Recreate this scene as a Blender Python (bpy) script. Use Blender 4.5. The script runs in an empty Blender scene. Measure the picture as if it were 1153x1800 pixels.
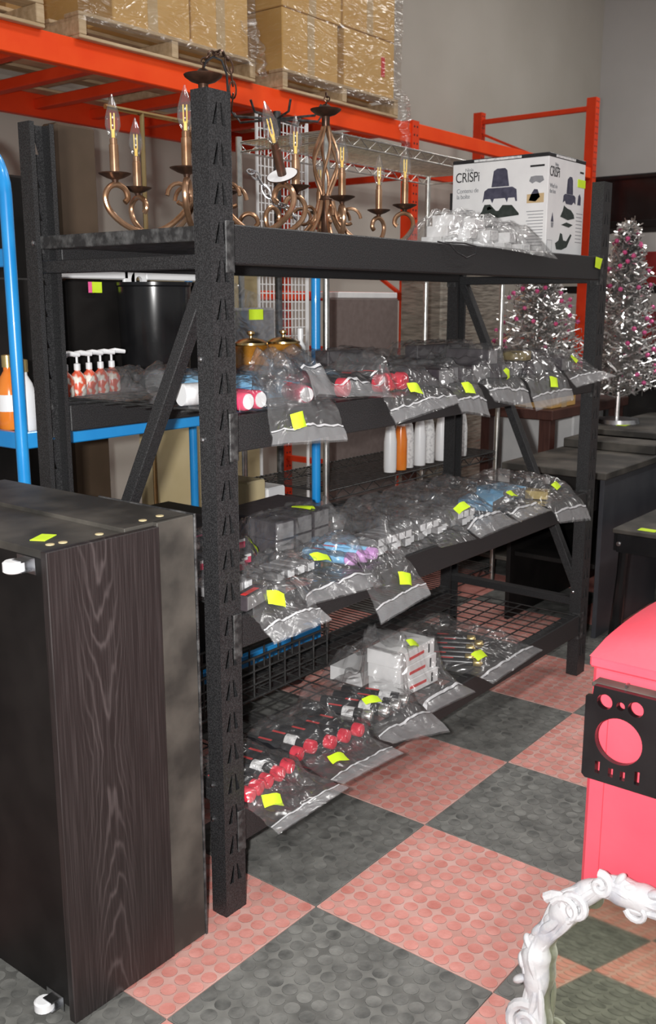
import bpy, bmesh, math, random
from mathutils import Vector, Matrix, noise
from math import sin, cos, pi, radians, sqrt, atan2, tan
random.seed(7)
SC = bpy.context.scene
COL = SC.collection

# ---------------------------------------------------------------- camera, light, exposure
CAM = Vector((-1.4531, -1.4551, 1.4156)); YAW, PIT, FPX = 0.9011, 0.2114, 1712.72
FW = Vector((cos(PIT)*sin(YAW), cos(PIT)*cos(YAW), -sin(PIT)))
RT = Vector((cos(YAW), -sin(YAW), 0)); UP = RT.cross(FW)
cd = bpy.data.cameras.new('camera'); cam = bpy.data.objects.new('camera', cd); COL.objects.link(cam)
cam.location = CAM; cam.rotation_euler = (pi/2-PIT, 0, -YAW)
cd.sensor_fit = 'VERTICAL'; cd.sensor_height = 22.3; cd.lens = FPX/1800*22.3
cd.clip_start = 0.05; cd.clip_end = 60
cd.dof.use_dof = True; cd.dof.focus_distance = 2.3; cd.dof.aperture_fstop = 5.0
SC.camera = cam

w = bpy.data.worlds.new('world'); SC.world = w; w.use_nodes = True
w.node_tree.nodes['Background'].inputs[0].default_value = (1.0, 0.98, 0.955, 1)
w.node_tree.nodes['Background'].inputs[1].default_value = 0.30

def area(name, loc, aim, size, sizey, energy, color=(1, 1, 1), spread=180):
    l = bpy.data.lights.new(name, 'AREA'); l.shape = 'RECTANGLE'; l.size = size; l.size_y = sizey
    l.energy = energy; l.color = color; l.spread = radians(spread)
    o = bpy.data.objects.new(name, l); COL.objects.link(o); o.location = loc
    o.rotation_euler = (Vector(aim)-Vector(loc)).to_track_quat('-Z', 'Y').to_euler()
    return o
# the camera's own flash, beside the lens (the camera was held upright)
area('camera_flash', CAM-RT*0.085+UP*0.02, CAM-RT*0.085+FW*3, 0.05, 0.03, 46, (1.0, 0.985, 0.96), 130)
# hall lights under the ceiling
for lx, ly in ((-0.5, -2.5), (4.0, -2.5), (2.2, .2), (7.0, .6)):
    area('ceiling_lamp', (lx, ly, 5.2), (lx, ly, 0), 1.6, 0.4, 62, (1.0, 0.98, 0.95))
SC.view_settings.view_transform = 'Standard'; SC.view_settings.look = 'None'
SC.view_settings.gamma = 1; SC.view_settings.use_curve_mapping = False
SC.view_settings.exposure = 0.0
try:
    SC.cycles.transparent_max_bounces = 20
except Exception:
    pass

# ---------------------------------------------------------------- helpers
class MB:
    def __init__(s): s.v = []; s.f = []
    def box(s, a, b, bev=0.0, M=None):
        x0, y0, z0 = [min(a[i], b[i]) for i in range(3)]; x1, y1, z1 = [max(a[i], b[i]) for i in range(3)]
        n = len(s.v); e = min(bev, .45*min(x1-x0, y1-y0, z1-z0))
        if e <= 0:
            P = [(x, y, z) for z in (z0, z1) for y in (y0, y1) for x in (x0, x1)]
            F = [(0, 2, 3, 1), (4, 5, 7, 6), (0, 1, 5, 4), (2, 6, 7, 3), (0, 4, 6, 2), (1, 3, 7, 5)]
        else:
            P = []; idx = {}
            for kz in (0, 1):
                for ky in (0, 1):
                    for kx in (0, 1):
                        for ax in range(3):
                            p = [x1-e if kx else x0+e, y1-e if ky else y0+e, z1-e if kz else z0+e]
                            p[ax] = (x0, y0, z0)[ax] if not (kx, ky, kz)[ax] else (x1, y1, z1)[ax]
                            idx[(kx, ky, kz, ax)] = len(P); P.append(tuple(p))
            F = []
            for ax in range(3):
                o = [i for i in range(3) if i != ax]
                for k in (0, 1):
                    q = []
                    for (a_, b_) in ((0, 0), (1, 0), (1, 1), (0, 1)):
                        c = [0, 0, 0]; c[ax] = k; c[o[0]] = a_; c[o[1]] = b_; q.append(idx[(*c, ax)])
                    F.append(tuple(q))
                for a_ in (0, 1):
                    for b_ in (0, 1):
                        q = []
                        for k, axx in ((0, o[0]), (1, o[0]), (1, o[1]), (0, o[1])):
                            c = [0, 0, 0]; c[ax] = k; c[o[0]] = a_; c[o[1]] = b_; q.append(idx[(*c, axx)])
                        F.append(tuple(q))
            for kz in (0, 1):
                for ky in (0, 1):
                    for kx in (0, 1): F.append(tuple(idx[(kx, ky, kz, ax)] for ax in range(3)))
        if M is not None: P = [tuple(M @ Vector(p)) for p in P]
        s.v += P; s.f += [tuple(i+n for i in q) for q in F]; return s
    def tube(s, pts, r, seg=10, cap=True, closed=False):
        pts = [Vector(p) for p in pts]; N = len(pts); n0 = len(s.v)
        rr = r if hasattr(r, '__len__') else [r]*N
        ref = None
        for i, p in enumerate(pts):
            if closed: t = pts[(i+1) % N]-pts[i-1]
            else: t = pts[min(i+1, N-1)]-pts[max(i-1, 0)]
            t = t.normalized() if t.length > 1e-9 else Vector((0, 0, 1))
            if ref is None:
                ref = t.orthogonal().normalized()
            ref = (ref-t*ref.dot(t))
            ref = ref.normalized() if ref.length > 1e-6 else t.orthogonal().normalized()
            b = t.cross(ref)
            for k in range(seg):
                a = 2*pi*k/seg; s.v.append(tuple(p+(ref*cos(a)+b*sin(a))*rr[i]))
        M = N if closed else N-1
        for i in range(M):
            for k in range(seg):
                a = n0+i*seg; b = n0+((i+1) % N)*seg; k2 = (k+1) % seg
                s.f.append((a+k, a+k2, b+k2, b+k))
        if cap and not closed:
            s.f.append(tuple(n0+k for k in range(seg))[::-1]); s.f.append(tuple(n0+(N-1)*seg+k for k in range(seg)))
        return s
    def lathe(s, prof, seg=20, M=None, cap=True):
        n0 = len(s.v); P = []
        for r, z in prof:
            for k in range(seg):
                a = 2*pi*k/seg; P.append((r*cos(a), r*sin(a), z))
        if M is not None: P = [tuple(M @ Vector(p)) for p in P]
        s.v += P
        for i in range(len(prof)-1):
            for k in range(seg):
                k2 = (k+1) % seg; a = n0+i*seg; b = a+seg
                s.f.append((a+k, a+k2, b+k2, b+k))
        if cap:
            s.f.append(tuple(n0+k for k in range(seg))[::-1]); s.f.append(tuple(n0+(len(prof)-1)*seg+k for k in range(seg)))
        return s
    def prism(s, poly, d, M=None):      # polygon in xy extruded along z by d
        n0 = len(s.v); n = len(poly)
        P = [(x, y, 0) for x, y in poly]+[(x, y, d) for x, y in poly]
        if M is not None: P = [tuple(M @ Vector(p)) for p in P]
        s.v += P
        s.f.append(tuple(n0+i for i in range(n))[::-1]); s.f.append(tuple(n0+n+i for i in range(n)))
        for i in range(n):
            j = (i+1) % n; s.f.append((n0+i, n0+j, n0+n+j, n0+n+i))
        return s
    def grid(s, P, nu, nv):             # P(u,v) -> point
        n0 = len(s.v)
        for j in range(nv+1):
            for i in range(nu+1): s.v.append(tuple(P(i/nu, j/nv)))
        for j in range(nv):
            for i in range(nu):
                a = n0+j*(nu+1)+i; s.f.append((a, a+1, a+nu+2, a+nu+1))
        return s
    def mesh(s, name, m, smooth=True, ang=35):
        me = bpy.data.meshes.new(name); me.from_pydata(s.v, [], s.f)
        bm = bmesh.new(); bm.from_mesh(me); bmesh.ops.recalc_face_normals(bm, faces=bm.faces); bm.to_mesh(me); bm.free()
        if m is not None: me.materials.append(m)
        if smooth:
            me.shade_smooth()
            try: me.set_sharp_from_angle(angle=radians(ang))
            except Exception: pass
        return me
    def build(s, name, m, parent=None, smooth=True, ang=35):
        return link(name, s.mesh(name, m, smooth, ang), parent)

def link(name, me, parent=None):
    o = bpy.data.objects.new(name, me); COL.objects.link(o)
    if parent is not None: o.parent = parent
    return o
def tag(o, label, cat, group=None):
    o['label'] = label; o['category'] = cat
    if group: o['group'] = group
    return o
def thing(name, label, cat, loc=(0, 0, 0), rz=0, group=None):
    o = bpy.data.objects.new(name, None); COL.objects.link(o); o.empty_display_size = .05
    o.location = loc; o.rotation_euler = (0, 0, rz); tag(o, label, cat, group); return o
def copy_tree(o, parent=None):
    c = o.copy(); COL.objects.link(c); c.parent = parent
    for ch in list(o.children): copy_tree(ch, c)
    return c
def struct(o): o['kind'] = 'structure'; return o
def T(x, y, z): return Matrix.Translation((x, y, z))
def RZ(a): return Matrix.Rotation(a, 4, 'Z')
def RX(a): return Matrix.Rotation(a, 4, 'X')
def RY(a): return Matrix.Rotation(a, 4, 'Y')

# ---------------------------------------------------------------- materials
def newmat(name):
    m = bpy.data.materials.new(name); m.use_nodes = True
    return m, m.node_tree, m.node_tree.nodes['Principled BSDF']
def mat(name, col, rough=.5, metal=0, col2=None, scale=20, detail=4, lo=.35, hi=.65, bump=0, bscale=60, coat=0, spec=.5, stretch=None, obj=True):
    m, nt, b = newmat(name); L = nt.links
    b.inputs['Base Color'].default_value = (*col, 1); b.inputs['Roughness'].default_value = rough
    b.inputs['Metallic'].default_value = metal; b.inputs['Coat Weight'].default_value = coat
    b.inputs['Specular IOR Level'].default_value = spec
    tc = nt.nodes.new('ShaderNodeTexCoord'); src = tc.outputs['Object']
    if stretch:
        mp = nt.nodes.new('ShaderNodeMapping'); mp.inputs['Scale'].default_value = stretch
        L.new(src, mp.inputs[0]); src = mp.outputs[0]
    if col2 is not None:
        n = nt.nodes.new('ShaderNodeTexNoise'); n.inputs['Scale'].default_value = scale; n.inputs['Detail'].default_value = detail
        L.new(src, n.inputs['Vector'])
        r = nt.nodes.new('ShaderNodeValToRGB'); r.color_ramp.elements[0].position = lo; r.color_ramp.elements[1].position = hi
        r.color_ramp.elements[0].color = (*col, 1); r.color_ramp.elements[1].color = (*col2, 1)
        L.new(n.outputs['Fac'], r.inputs[0]); L.new(r.outputs[0], b.inputs['Base Color'])
    if bump:
        n2 = nt.nodes.new('ShaderNodeTexNoise'); n2.inputs['Scale'].default_value = bscale; n2.inputs['Detail'].default_value = 3
        L.new(src, n2.inputs['Vector'])
        bp = nt.nodes.new('ShaderNodeBump'); bp.inputs['Strength'].default_value = bump; bp.inputs['Distance'].default_value = .01
        L.new(n2.outputs['Fac'], bp.inputs['Height']); L.new(bp.outputs[0], b.inputs['Normal'])
    return m
def plastic(name, tint=(.99, .99, .99), haze=.10, rough=.12, bump=.35, bscale=28, refl=.05, hazecol=(.9, .91, .94), cap=.22, stretch=None):
    m, nt, b = newmat(name); L = nt.links; nt.nodes.remove(b)
    out = nt.nodes['Material Output']
    tr = nt.nodes.new('ShaderNodeBsdfTransparent'); tr.inputs[0].default_value = (*tint, 1)
    df = nt.nodes.new('ShaderNodeBsdfDiffuse'); df.inputs[0].default_value = (*hazecol, 1)
    gl = nt.nodes.new('ShaderNodeBsdfGlossy'); gl.inputs['Roughness'].default_value = rough
    m1 = nt.nodes.new('ShaderNodeMixShader'); m1.inputs[0].default_value = haze
    m2 = nt.nodes.new('ShaderNodeMixShader')
    fr = nt.nodes.new('ShaderNodeFresnel'); fr.inputs[0].default_value = 1.4
    ad = nt.nodes.new('ShaderNodeMath'); ad.operation = 'ADD'; ad.inputs[1].default_value = refl
    mi = nt.nodes.new('ShaderNodeMath'); mi.operation = 'MINIMUM'; mi.inputs[1].default_value = cap
    tc = nt.nodes.new('ShaderNodeTexCoord'); src = tc.outputs['Object']
    if stretch:
        mp = nt.nodes.new('ShaderNodeMapping'); mp.inputs['Scale'].default_value = stretch; L.new(src, mp.inputs[0]); src = mp.outputs[0]
    n2 = nt.nodes.new('ShaderNodeTexNoise'); n2.inputs['Scale'].default_value = bscale; n2.inputs['Detail'].default_value = 1.2
    n2.inputs['Distortion'].default_value = 1.8
    rg = nt.nodes.new('ShaderNodeMath'); rg.operation = 'ABSOLUTE'; sb = nt.nodes.new('ShaderNodeMath'); sb.operation = 'SUBTRACT'; sb.inputs[1].default_value = .5
    bp = nt.nodes.new('ShaderNodeBump'); bp.inputs['Strength'].default_value = bump; bp.inputs['Distance'].default_value = .03
    L.new(src, n2.inputs['Vector']); L.new(n2.outputs['Fac'], sb.inputs[0]); L.new(sb.outputs[0], rg.inputs[0]); L.new(rg.outputs[0], bp.inputs['Height'])
    if bump: L.new(bp.outputs[0], gl.inputs['Normal'])
    L.new(fr.outputs[0], ad.inputs[0]); L.new(ad.outputs[0], mi.inputs[0]); L.new(mi.outputs[0], m2.inputs[0])
    L.new(tr.outputs[0], m1.inputs[1]); L.new(df.outputs[0], m1.inputs[2])
    L.new(m1.outputs[0], m2.inputs[1]); L.new(gl.outputs[0], m2.inputs[2]); L.new(m2.outputs[0], out.inputs[0])
    return m

M = {}
M['wall'] = mat('wall_paint', (.50, .475, .42), .9, col2=(.55, .525, .47), scale=1.2)
M['wall2'] = mat('wall_paint_cool', (.50, .49, .48), .9, col2=(.55, .54, .53), scale=1.2)
M['ceil'] = mat('ceiling_white', (.75, .75, .74), .9, col2=(.7, .7, .7), scale=2)
M['redtile'] = mat('red_rubber_coin', (.50, .175, .145), .62, col2=(.70, .33, .29), scale=14, detail=8, lo=.3, hi=.72, bump=.1, bscale=120)
M['redbase'] = mat('red_rubber_ground', (.46, .235, .20), .7, col2=(.62, .39, .35), scale=10, detail=8, lo=.3, hi=.72)
M['darktile'] = mat('dark_rubber_coin', (.065, .066, .063), .6, col2=(.25, .25, .235), scale=15, detail=9, lo=.3, hi=.80, bump=.1, bscale=120)
M['darkbase'] = mat('dark_rubber_ground', (.085, .085, .08), .7, col2=(.22, .22, .205), scale=13, detail=9, lo=.3, hi=.78)
M['darkgroove'] = mat('dark_groove_dirt', (.05, .05, .048), .8, col2=(.09, .09, .085), scale=20)
M['groove'] = mat('groove_dirt', (.15, .10, .095), .8, col2=(.22, .16, .15), scale=20)
M['rack'] = mat('black_hammered_steel', (.010, .010, .011), .5, col2=(.04, .04, .042), scale=380, detail=2, lo=.40, hi=.70, bump=.2, bscale=420)
M['rackscuff'] = mat('scuffed_black_steel', (.02, .02, .021), .5, col2=(.11, .11, .11), scale=40, detail=8, lo=.42, hi=.75, bump=.2, bscale=200)
M['wire'] = mat('black_wire', (.018, .018, .018), .45, col2=(.04, .04, .04), scale=50)
M['bolt'] = mat('zinc_bolt', (.55, .56, .58), .3, 1, col2=(.45, .45, .47), scale=60)
M['orange'] = mat('orange_enamel', (.93, .065, .006), .5, spec=.25, col2=(.98, .085, .010), scale=6, bump=.03, bscale=40)
M['orange_d'] = mat('red_enamel_upright', (.70, .045, .010), .5, spec=.25, col2=(.78, .06, .014), scale=6)
M['wood'] = mat('pallet_wood', (.46, .33, .19), .8, col2=(.62, .47, .30), scale=7, detail=6, bump=.2, bscale=25, stretch=(1, 6, 6))
M['card'] = mat('cardboard', (.60, .36, .12), .8, spec=.2, col2=(.70, .45, .17), scale=4, bump=.04, bscale=20)
M['card2'] = mat('cardboard_dark', (.52, .30, .11), .8, spec=.2, col2=(.58, .35, .14), scale=4)
M['tape'] = mat('packing_tape', (.55, .40, .22), .25, col2=(.6, .45, .26), scale=12)
M['blue'] = mat('blue_enamel', (.012, .26, .68), .3, col2=(.02, .31, .74), scale=8, coat=.3)
M['chrome'] = mat('chrome_wire', (.86, .85, .80), .30, 1, col2=(.62, .62, .60), scale=30)
M['black'] = mat('black_laminate', (.005, .0045, .0045), .6, spec=.25, col2=(.012, .0105, .010), scale=7, detail=6)
M['blackgloss'] = mat('black_gloss_plastic', (.008, .008, .009), .22, col2=(.014, .014, .015), scale=10)
M['dusty'] = mat('dusty_black_board', (.028, .026, .023), .6, col2=(.15, .135, .115), scale=6, detail=9, lo=.42, hi=.85)
M['brown'] = mat('dark_brown_wood', (.045, .014, .010), .5, col2=(.07, .025, .018), scale=10, stretch=(1, 8, 1))
M['white'] = mat('white_paint', (.82, .82, .82), .5, col2=(.75, .75, .76), scale=12)
M['whitepl'] = mat('white_plastic', (.80, .81, .83), .35, col2=(.84, .84, .85), scale=12)
M['cream'] = mat('cream_board', (.55, .45, .25), .6, col2=(.60, .50, .30), scale=6)
M['greybox'] = mat('taupe_panel', (.15, .115, .105), .8, col2=(.18, .14, .13), scale=30)
M['sticker'] = mat('neon_sticker', (.62, .86, .02), .6, col2=(.68, .92, .04), scale=30)
M['stickpink'] = mat('pink_sticker', (.9, .12, .35), .6, col2=(.95, .16, .4), scale=30)
M['redpl'] = mat('red_plastic', (.80, .075, .115), .5, col2=(.86, .095, .135), scale=5, bump=.04, bscale=90)
M['bronze'] = mat('antique_bronze', (.32, .17, .09), .28, .85, col2=(.62, .38, .24), scale=18, detail=5)
M['bronze_d'] = mat('dark_bronze', (.06, .035, .025), .35, .7, col2=(.14, .075, .05), scale=25)
M['brass'] = mat('brass', (.62, .45, .20), .25, 1, col2=(.7, .52, .26), scale=20)
M['fil'] = mat('amber_filament', (1.0, .66, .14), .4, col2=(1, .76, .25), scale=30)
M['amber'] = mat('amber_glass', (.30, .12, .015), .08, col2=(.42, .19, .03), scale=14, coat=.6, bump=.5, bscale=45)
M['cap'] = mat('red_cap', (.62, .02, .05), .3, col2=(.72, .03, .06), scale=30)
M['pink'] = mat('magenta_tube', (.66, .03, .10), .35, col2=(.75, .05, .14), scale=30)
M['bottle'] = mat('black_bottle', (.010, .010, .012), .3, col2=(.016, .016, .018), scale=30)
M['skyblue'] = mat('light_blue_plastic', (.20, .52, .85), .4, col2=(.30, .62, .9), scale=30)
M['lilac'] = mat('lilac_cap', (.62, .30, .68), .35, col2=(.7, .4, .75), scale=30)
M['gold'] = mat('gold_cap', (.62, .47, .18), .3, .8, col2=(.7, .55, .25), scale=30)
M['greycard'] = mat('grey_carton', (.16, .155, .16), .6, col2=(.24, .235, .24), scale=40)
M['dkcard'] = mat('dark_carton', (.035, .028, .035), .5, col2=(.06, .05, .055), scale=30)
M['label'] = mat('printed_label', (.75, .75, .75), .5, col2=(.55, .55, .56), scale=90, lo=.5, hi=.6)
M['printred'] = mat('red_print', (.65, .03, .03), .5, col2=(.7, .05, .05), scale=50)
M['ink'] = mat('ink_black', (.012, .012, .014), .5, col2=(.02, .02, .022), scale=50)
M['inkgrey'] = mat('ink_grey', (.22, .23, .25), .6, col2=(.28, .28, .3), scale=50)
M['inkblue'] = mat('ink_slate', (.045, .045, .075), .5, col2=(.08, .08, .12), scale=50)
M['inkgreen'] = mat('ink_dark_green', (.02, .03, .025), .5, col2=(.04, .05, .045), scale=50)
M['tinsel'] = mat('silver_tinsel', (.75, .74, .72), .22, .9, col2=(.6, .6, .6), scale=40)
M['tinselpink'] = mat('pink_bauble', (.85, .12, .35), .15, .6, col2=(.9, .2, .45), scale=20)
M['orangeliq'] = mat('orange_soap', (.75, .18, .02), .2, col2=(.85, .28, .04), scale=8, coat=.5)
M['pattern'] = mat('red_white_pattern', (.75, .12, .06), .3, col2=(.85, .83, .75), scale=42, detail=1, lo=.46, hi=.54)
M['deepred'] = mat('deep_red_plastic', (.22, .012, .014), .5, col2=(.28, .02, .02), scale=8)
M['slate'] = mat('slate_panel', (.035, .037, .045), .5, col2=(.05, .052, .06), scale=8)
M['bag'] = plastic('clear_bag_film', haze=.035, rough=.22, bump=.9, bscale=9, refl=.07, cap=.30)
M['zip'] = plastic('zip_band', haze=.16, rough=.2, bump=.1, refl=.03)
M['zipline'] = plastic('zip_line', haze=.6, rough=.3, bump=.05, refl=.05)
M['wrap'] = plastic('stretch_wrap', haze=.012, rough=.25, bump=.9, bscale=6, refl=.08, stretch=(1, 1, 3))
M['wrapgrey'] = mat('wrapped_metal_stack', (.22, .20, .17), .22, .4, col2=(.42, .38, .32), scale=16, detail=5, bump=1.0, bscale=14, stretch=(.6, .6, 4))
def glassmat():
    return plastic('bulb_glass', haze=.03, rough=.05, bump=0.0, refl=.05, cap=.5)
M['glass'] = glassmat()
# whitewashed ornate frame
M['ornate'] = mat('whitewash', (.50, .50, .515), .55, col2=(.30, .31, .36), scale=30, detail=6, lo=.5, hi=.78, bump=.2, bscale=60)
# mirror silvering with a slightly green cast
m_, nt_, b_ = newmat('mirror_glass'); b_.inputs['Metallic'].default_value = 1; b_.inputs['Roughness'].default_value = .03
b_.inputs['Base Color'].default_value = (.60, .62, .50, 1); M['mirror'] = m_

def floor_far():
    m, nt, b = newmat('checker_floor_far'); L = nt.links
    tc = nt.nodes.new('ShaderNodeTexCoord'); mp = nt.nodes.new('ShaderNodeMapping')
    mp.inputs['Location'].default_value = (-TX/TS, -TY/TS, .5); mp.inputs['Scale'].default_value = (1/TS, 1/TS, 1)
    ck = nt.nodes.new('ShaderNodeTexChecker'); ck.inputs['Scale'].default_value = 1
    ck.inputs['Color1'].default_value = (.09, .09, .087, 1); ck.inputs['Color2'].default_value = (.40, .145, .125, 1)
    L.new(tc.outputs['Object'], mp.inputs[0]); L.new(mp.outputs[0], ck.inputs['Vector']); L.new(ck.outputs[0], b.inputs['Base Color'])
    b.inputs['Roughness'].default_value = .6
    return m
def wood_grain():
    m, nt, b = newmat('black_brown_grain'); L = nt.links
    tc = nt.nodes.new('ShaderNodeTexCoord'); sp = nt.nodes.new('ShaderNodeSeparateXYZ'); L.new(tc.outputs['Object'], sp.inputs[0])
    def mth(op, a, b2=None):
        n = nt.nodes.new('ShaderNodeMath'); n.operation = op
        for i, q in enumerate((a, b2)):
            if q is None: continue
            if isinstance(q, (int, float)): n.inputs[i].default_value = q
            else: L.new(q, n.inputs[i])
        return n.outputs[0]
    nz = nt.nodes.new('ShaderNodeTexNoise'); nz.inputs['Scale'].default_value = 5; nz.inputs['Detail'].default_value = 3
    mp = nt.nodes.new('ShaderNodeMapping'); mp.inputs['Scale'].default_value = (3, 3, .7); L.new(tc.outputs['Object'], mp.inputs[0]); L.new(mp.outputs[0], nz.inputs['Vector'])
    dx = mth('ADD', sp.outputs['X'], .335); x2 = mth('MULTIPLY', mth('MULTIPLY', dx, dx), 95)
    az = mth('MULTIPLY', mth('ABSOLUTE', mth('SUBTRACT', sp.outputs['Z'], .56)), -.9)
    s = mth('ADD', mth('ADD', x2, az), mth('MULTIPLY', nz.outputs['Fac'], .38))
    wv = mth('SINE', mth('MULTIPLY', s, 75)); wv = mth('POWER', mth('MULTIPLY', mth('ADD', wv, 1), .5), 6)
    fade = mth('MAXIMUM', mth('SUBTRACT', 1, mth('MULTIPLY', mth('ABSOLUTE', dx), 14)), .05)
    fn = nt.nodes.new('ShaderNodeTexNoise'); fn.inputs['Scale'].default_value = 200; mp2 = nt.nodes.new('ShaderNodeMapping'); mp2.inputs['Scale'].default_value = (2, 2, .03)
    L.new(tc.outputs['Object'], mp2.inputs[0]); L.new(mp2.outputs[0], fn.inputs['Vector'])
    fine = mth('MULTIPLY', mth('MAXIMUM', mth('SUBTRACT', fn.outputs['Fac'], .45), 0), 1.1)
    fac = mth('MINIMUM', mth('ADD', mth('MULTIPLY', mth('MULTIPLY', wv, fade), .55), fine), 1)
    mx = nt.nodes.new('ShaderNodeMix'); mx.data_type = 'RGBA'; L.new(fac, mx.inputs['Factor'])
    mx.inputs['A'].default_value = (.013, .010, .010, 1); mx.inputs['B'].default_value = (.085, .070, .070, 1)
    L.new(mx.outputs['Result'], b.inputs['Base Color']); b.inputs['Roughness'].default_value = .5
    return m
M['grain'] = wood_grain()

# ---------------------------------------------------------------- the room
TS, TX, TY = .4793, .166, -.1364
M['floorfar'] = floor_far()
fl = struct(MB().box((-4, -5, -.15), (9.7, 3.45, -.006)).build('floor', M['floorfar'], smooth=False))
struct(MB().box((-4, 3.45, -.15), (9.85, 3.6, 5.6)).build('wall_back', M['wall'], smooth=False))
struct(MB().box((9.7, -5, -.15), (9.85, 3.45, 5.6)).build('wall_right', M['wall2'], smooth=False))
struct(MB().box((-4, -5, 5.6), (9.85, 3.6, 5.7)).build('ceiling', M['ceil'], smooth=False))
def tile_mesh(k, coins):
    b = MB(); e = .0010; b.box((e, e, -.006), (TS-e, TS-e, 0), .0010); nb = len(b.f)
    if coins:
        n = 12; p = TS/n
        for i in range(n):
            for j in range(n):
                cx, cy = p*(i+.5), p*(j+.5); n0 = len(b.v)
                for r, z in ((.0176, -.0004), (.0172, .0008)):
                    for q in range(14): b.v.append((cx+r*cos(q*pi/7), cy+r*sin(q*pi/7), z))
                for q in range(14): q2 = (q+1) % 14; b.f.append((n0+q, n0+q2, n0+14+q2, n0+14+q))
                b.f.append(tuple(n0+14+q for q in range(14)))
    me = b.mesh('floor_tile', M[k+('base' if coins else 'tile')], False); me.materials.append(M[k+'tile']); me.materials.append(M['groove' if k == 'red' else 'darkgroove'])
    for f in me.polygons:
        if f.index >= nb: f.material_index = 1 if len(f.vertices) == 14 else 2
    return me
TM = {(r, c): tile_mesh('red' if r else 'dark', c) for r in (0, 1) for c in (0, 1)}
for i in range(-4, 15):
    for j in range(-4, 7):
        near = (TX+i*TS+.24-CAM.x)**2+(TY+j*TS+.24-CAM.y)**2 < 4.4**2
        o = link('floor_tile', TM[((i+j) % 2, 1 if near else 0)], fl)
        o.location = (TX+i*TS, TY+j*TS, 0)

# ---------------------------------------------------------------- black steel shelving rack
H, W_, D_, PD, PW = 1.83, 2.0035, .6246, .0436, .0663
L1, L2, L3, L4 = 1.575, 1.178, .728, .248          # shelf tops
BH = .08
rack = thing('steel_shelving_rack', 'black hammered steel shelving rack with slotted posts and four loaded shelves', 'shelving rack')
def post_mesh():
    bm = bmesh.new(); pitch = .0765
    n = int(H//pitch)
    z = H-.0765*n
    def cell(z0, z1, slots):
        vs = [bm.verts.new((x, 0, zz)) for x, zz in ((0, z0), (PW, z0), (PW, z1), (0, z1))]
        es = [bm.edges.new((vs[i], vs[(i+1) % 4])) for i in range(4)]
        if slots:
            for sl in (((.0135, .010), (.0260, .010), (.0292, .053), (.0258, .053)), ((.0403, .010), (.0528, .010), (.0405, .053), (.0371, .053))):
                q = [bm.verts.new((x, 0, z0+zz)) for x, zz in sl]
                es += [bm.edges.new((q[i], q[(i+1) % 4])) for i in range(4)]
            bmesh.ops.triangle_fill(bm, edges=es, use_beauty=True, use_dissolve=False, normal=(0, -1, 0))
        else: bm.faces.new(vs)
    if z > .002: cell(0, z, False)
    for k in range(n): cell(z+k*pitch, z+(k+1)*pitch, True)
    bmesh.ops.remove_doubles(bm, verts=bm.verts, dist=1e-5)
    def sheet(a, b):
        bm.faces.new([bm.verts.new(p) for p in ((*a, 0), (*b, 0), (*b, H), (*a, H))])
    sheet((0, 0), (0, PD)); sheet((PW, 0), (PW, PD)); sheet((0, PD), (.012, PD)); sheet((PW, PD), (PW-.012, PD))
    bmesh.ops.remove_doubles(bm, verts=bm.verts, dist=1e-5)
    bmesh.ops.recalc_face_normals(bm, faces=bm.faces)
    me = bpy.data.meshes.new('post'); bm.to_mesh(me); bm.free(); me.materials.append(M['rack']); return me
pm = post_mesh()
for (x, y, sy) in ((0, 0, 1), (W_-PW, 0, 1), (0, D_, -1), (W_-PW, D_, -1)):
    o = link('post', pm, rack); o.location = (x, y, 0); o.scale = (1, sy, 1)
    md = o.modifiers.new('thickness', 'SOLIDIFY'); md.thickness = .0022; md.offset = 0
bk = MB()
bk.box((.043, -.0035, -.10+.002), (.0695, .001, .006), .001)
for zz in (-.028, -.082): bk.lathe([(.0045, 0), (.0045, .001)], 8, T(.050, -.0036, zz) @ RX(pi/2))
bk.box((.0665, -.0035, -.10+.002), (.0695, .034, .006), .001)
brm = bk.mesh('bracket', M['rackscuff'])
for zt in (L1, L2, L3, L4):
    for back in (0, 1):
        b = MB(); b.box((PW+.001, .0, -BH), (W_-PW-.001, .036, 0), .003); b.box((PW+.001, .036, -BH), (W_-PW-.001, .05, -.014), .002)
        o = b.build('beam', M['rack'], rack); o.location = (0, 0, zt)
        if back: o.scale = (1, -1, 1); o.location = (0, D_, zt)
        for k in (0, 1):
            q = link('bracket', brm, o)
            if k: q.scale = (-1, 1, 1); q.location = (W_, 0, 0)
# shelf decks
b = MB().box((PW, .037, L1-.03), (W_-PW, D_-.037, L1-.012), .002); b.build('shelf_board', M['rackscuff'], rack)
for x in (.01, W_-.05): MB().box((x, PD, L1-.034), (x+.04, D_-PD, L1-.004), .002).build('end_rail', M['rackscuff'], rack)
for zt in (L2, L3, L4):
    b = MB()
    n = 33
    for i in range(n):
        x = PW+.02+(W_-2*PW-.04)*i/(n-1); b.tube([(x, .012, zt+.001), (x, D_-.012, zt+.001)], .0022, 5)
    for j in range(9):
        y = .04+(D_-.08)*j/8; b.tube([(PW+.005, y, zt-.004), (W_-PW-.005, y, zt-.004)], .0028, 5)
    for k in range(3):
        x = W_*(k+1)/4; b.box((x-.016, .05, zt-.035), (x+.016, D_-.05, zt-.008), .002)
    b.build('wire_deck', M['wire'], rack)
def strut(a, b_, w=.034, d=.02, m='rack', name='brace', parent=rack):
    a, b_ = Vector(a), Vector(b_); dv = b_-a
    q = dv.to_track_quat('Z', 'X').to_matrix().to_4x4()
    return MB().box((-d/2, -w/2, 0), (d/2, w/2, dv.length), .002, Matrix.Translation(a) @ q).build(name, M[m], parent)
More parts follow.
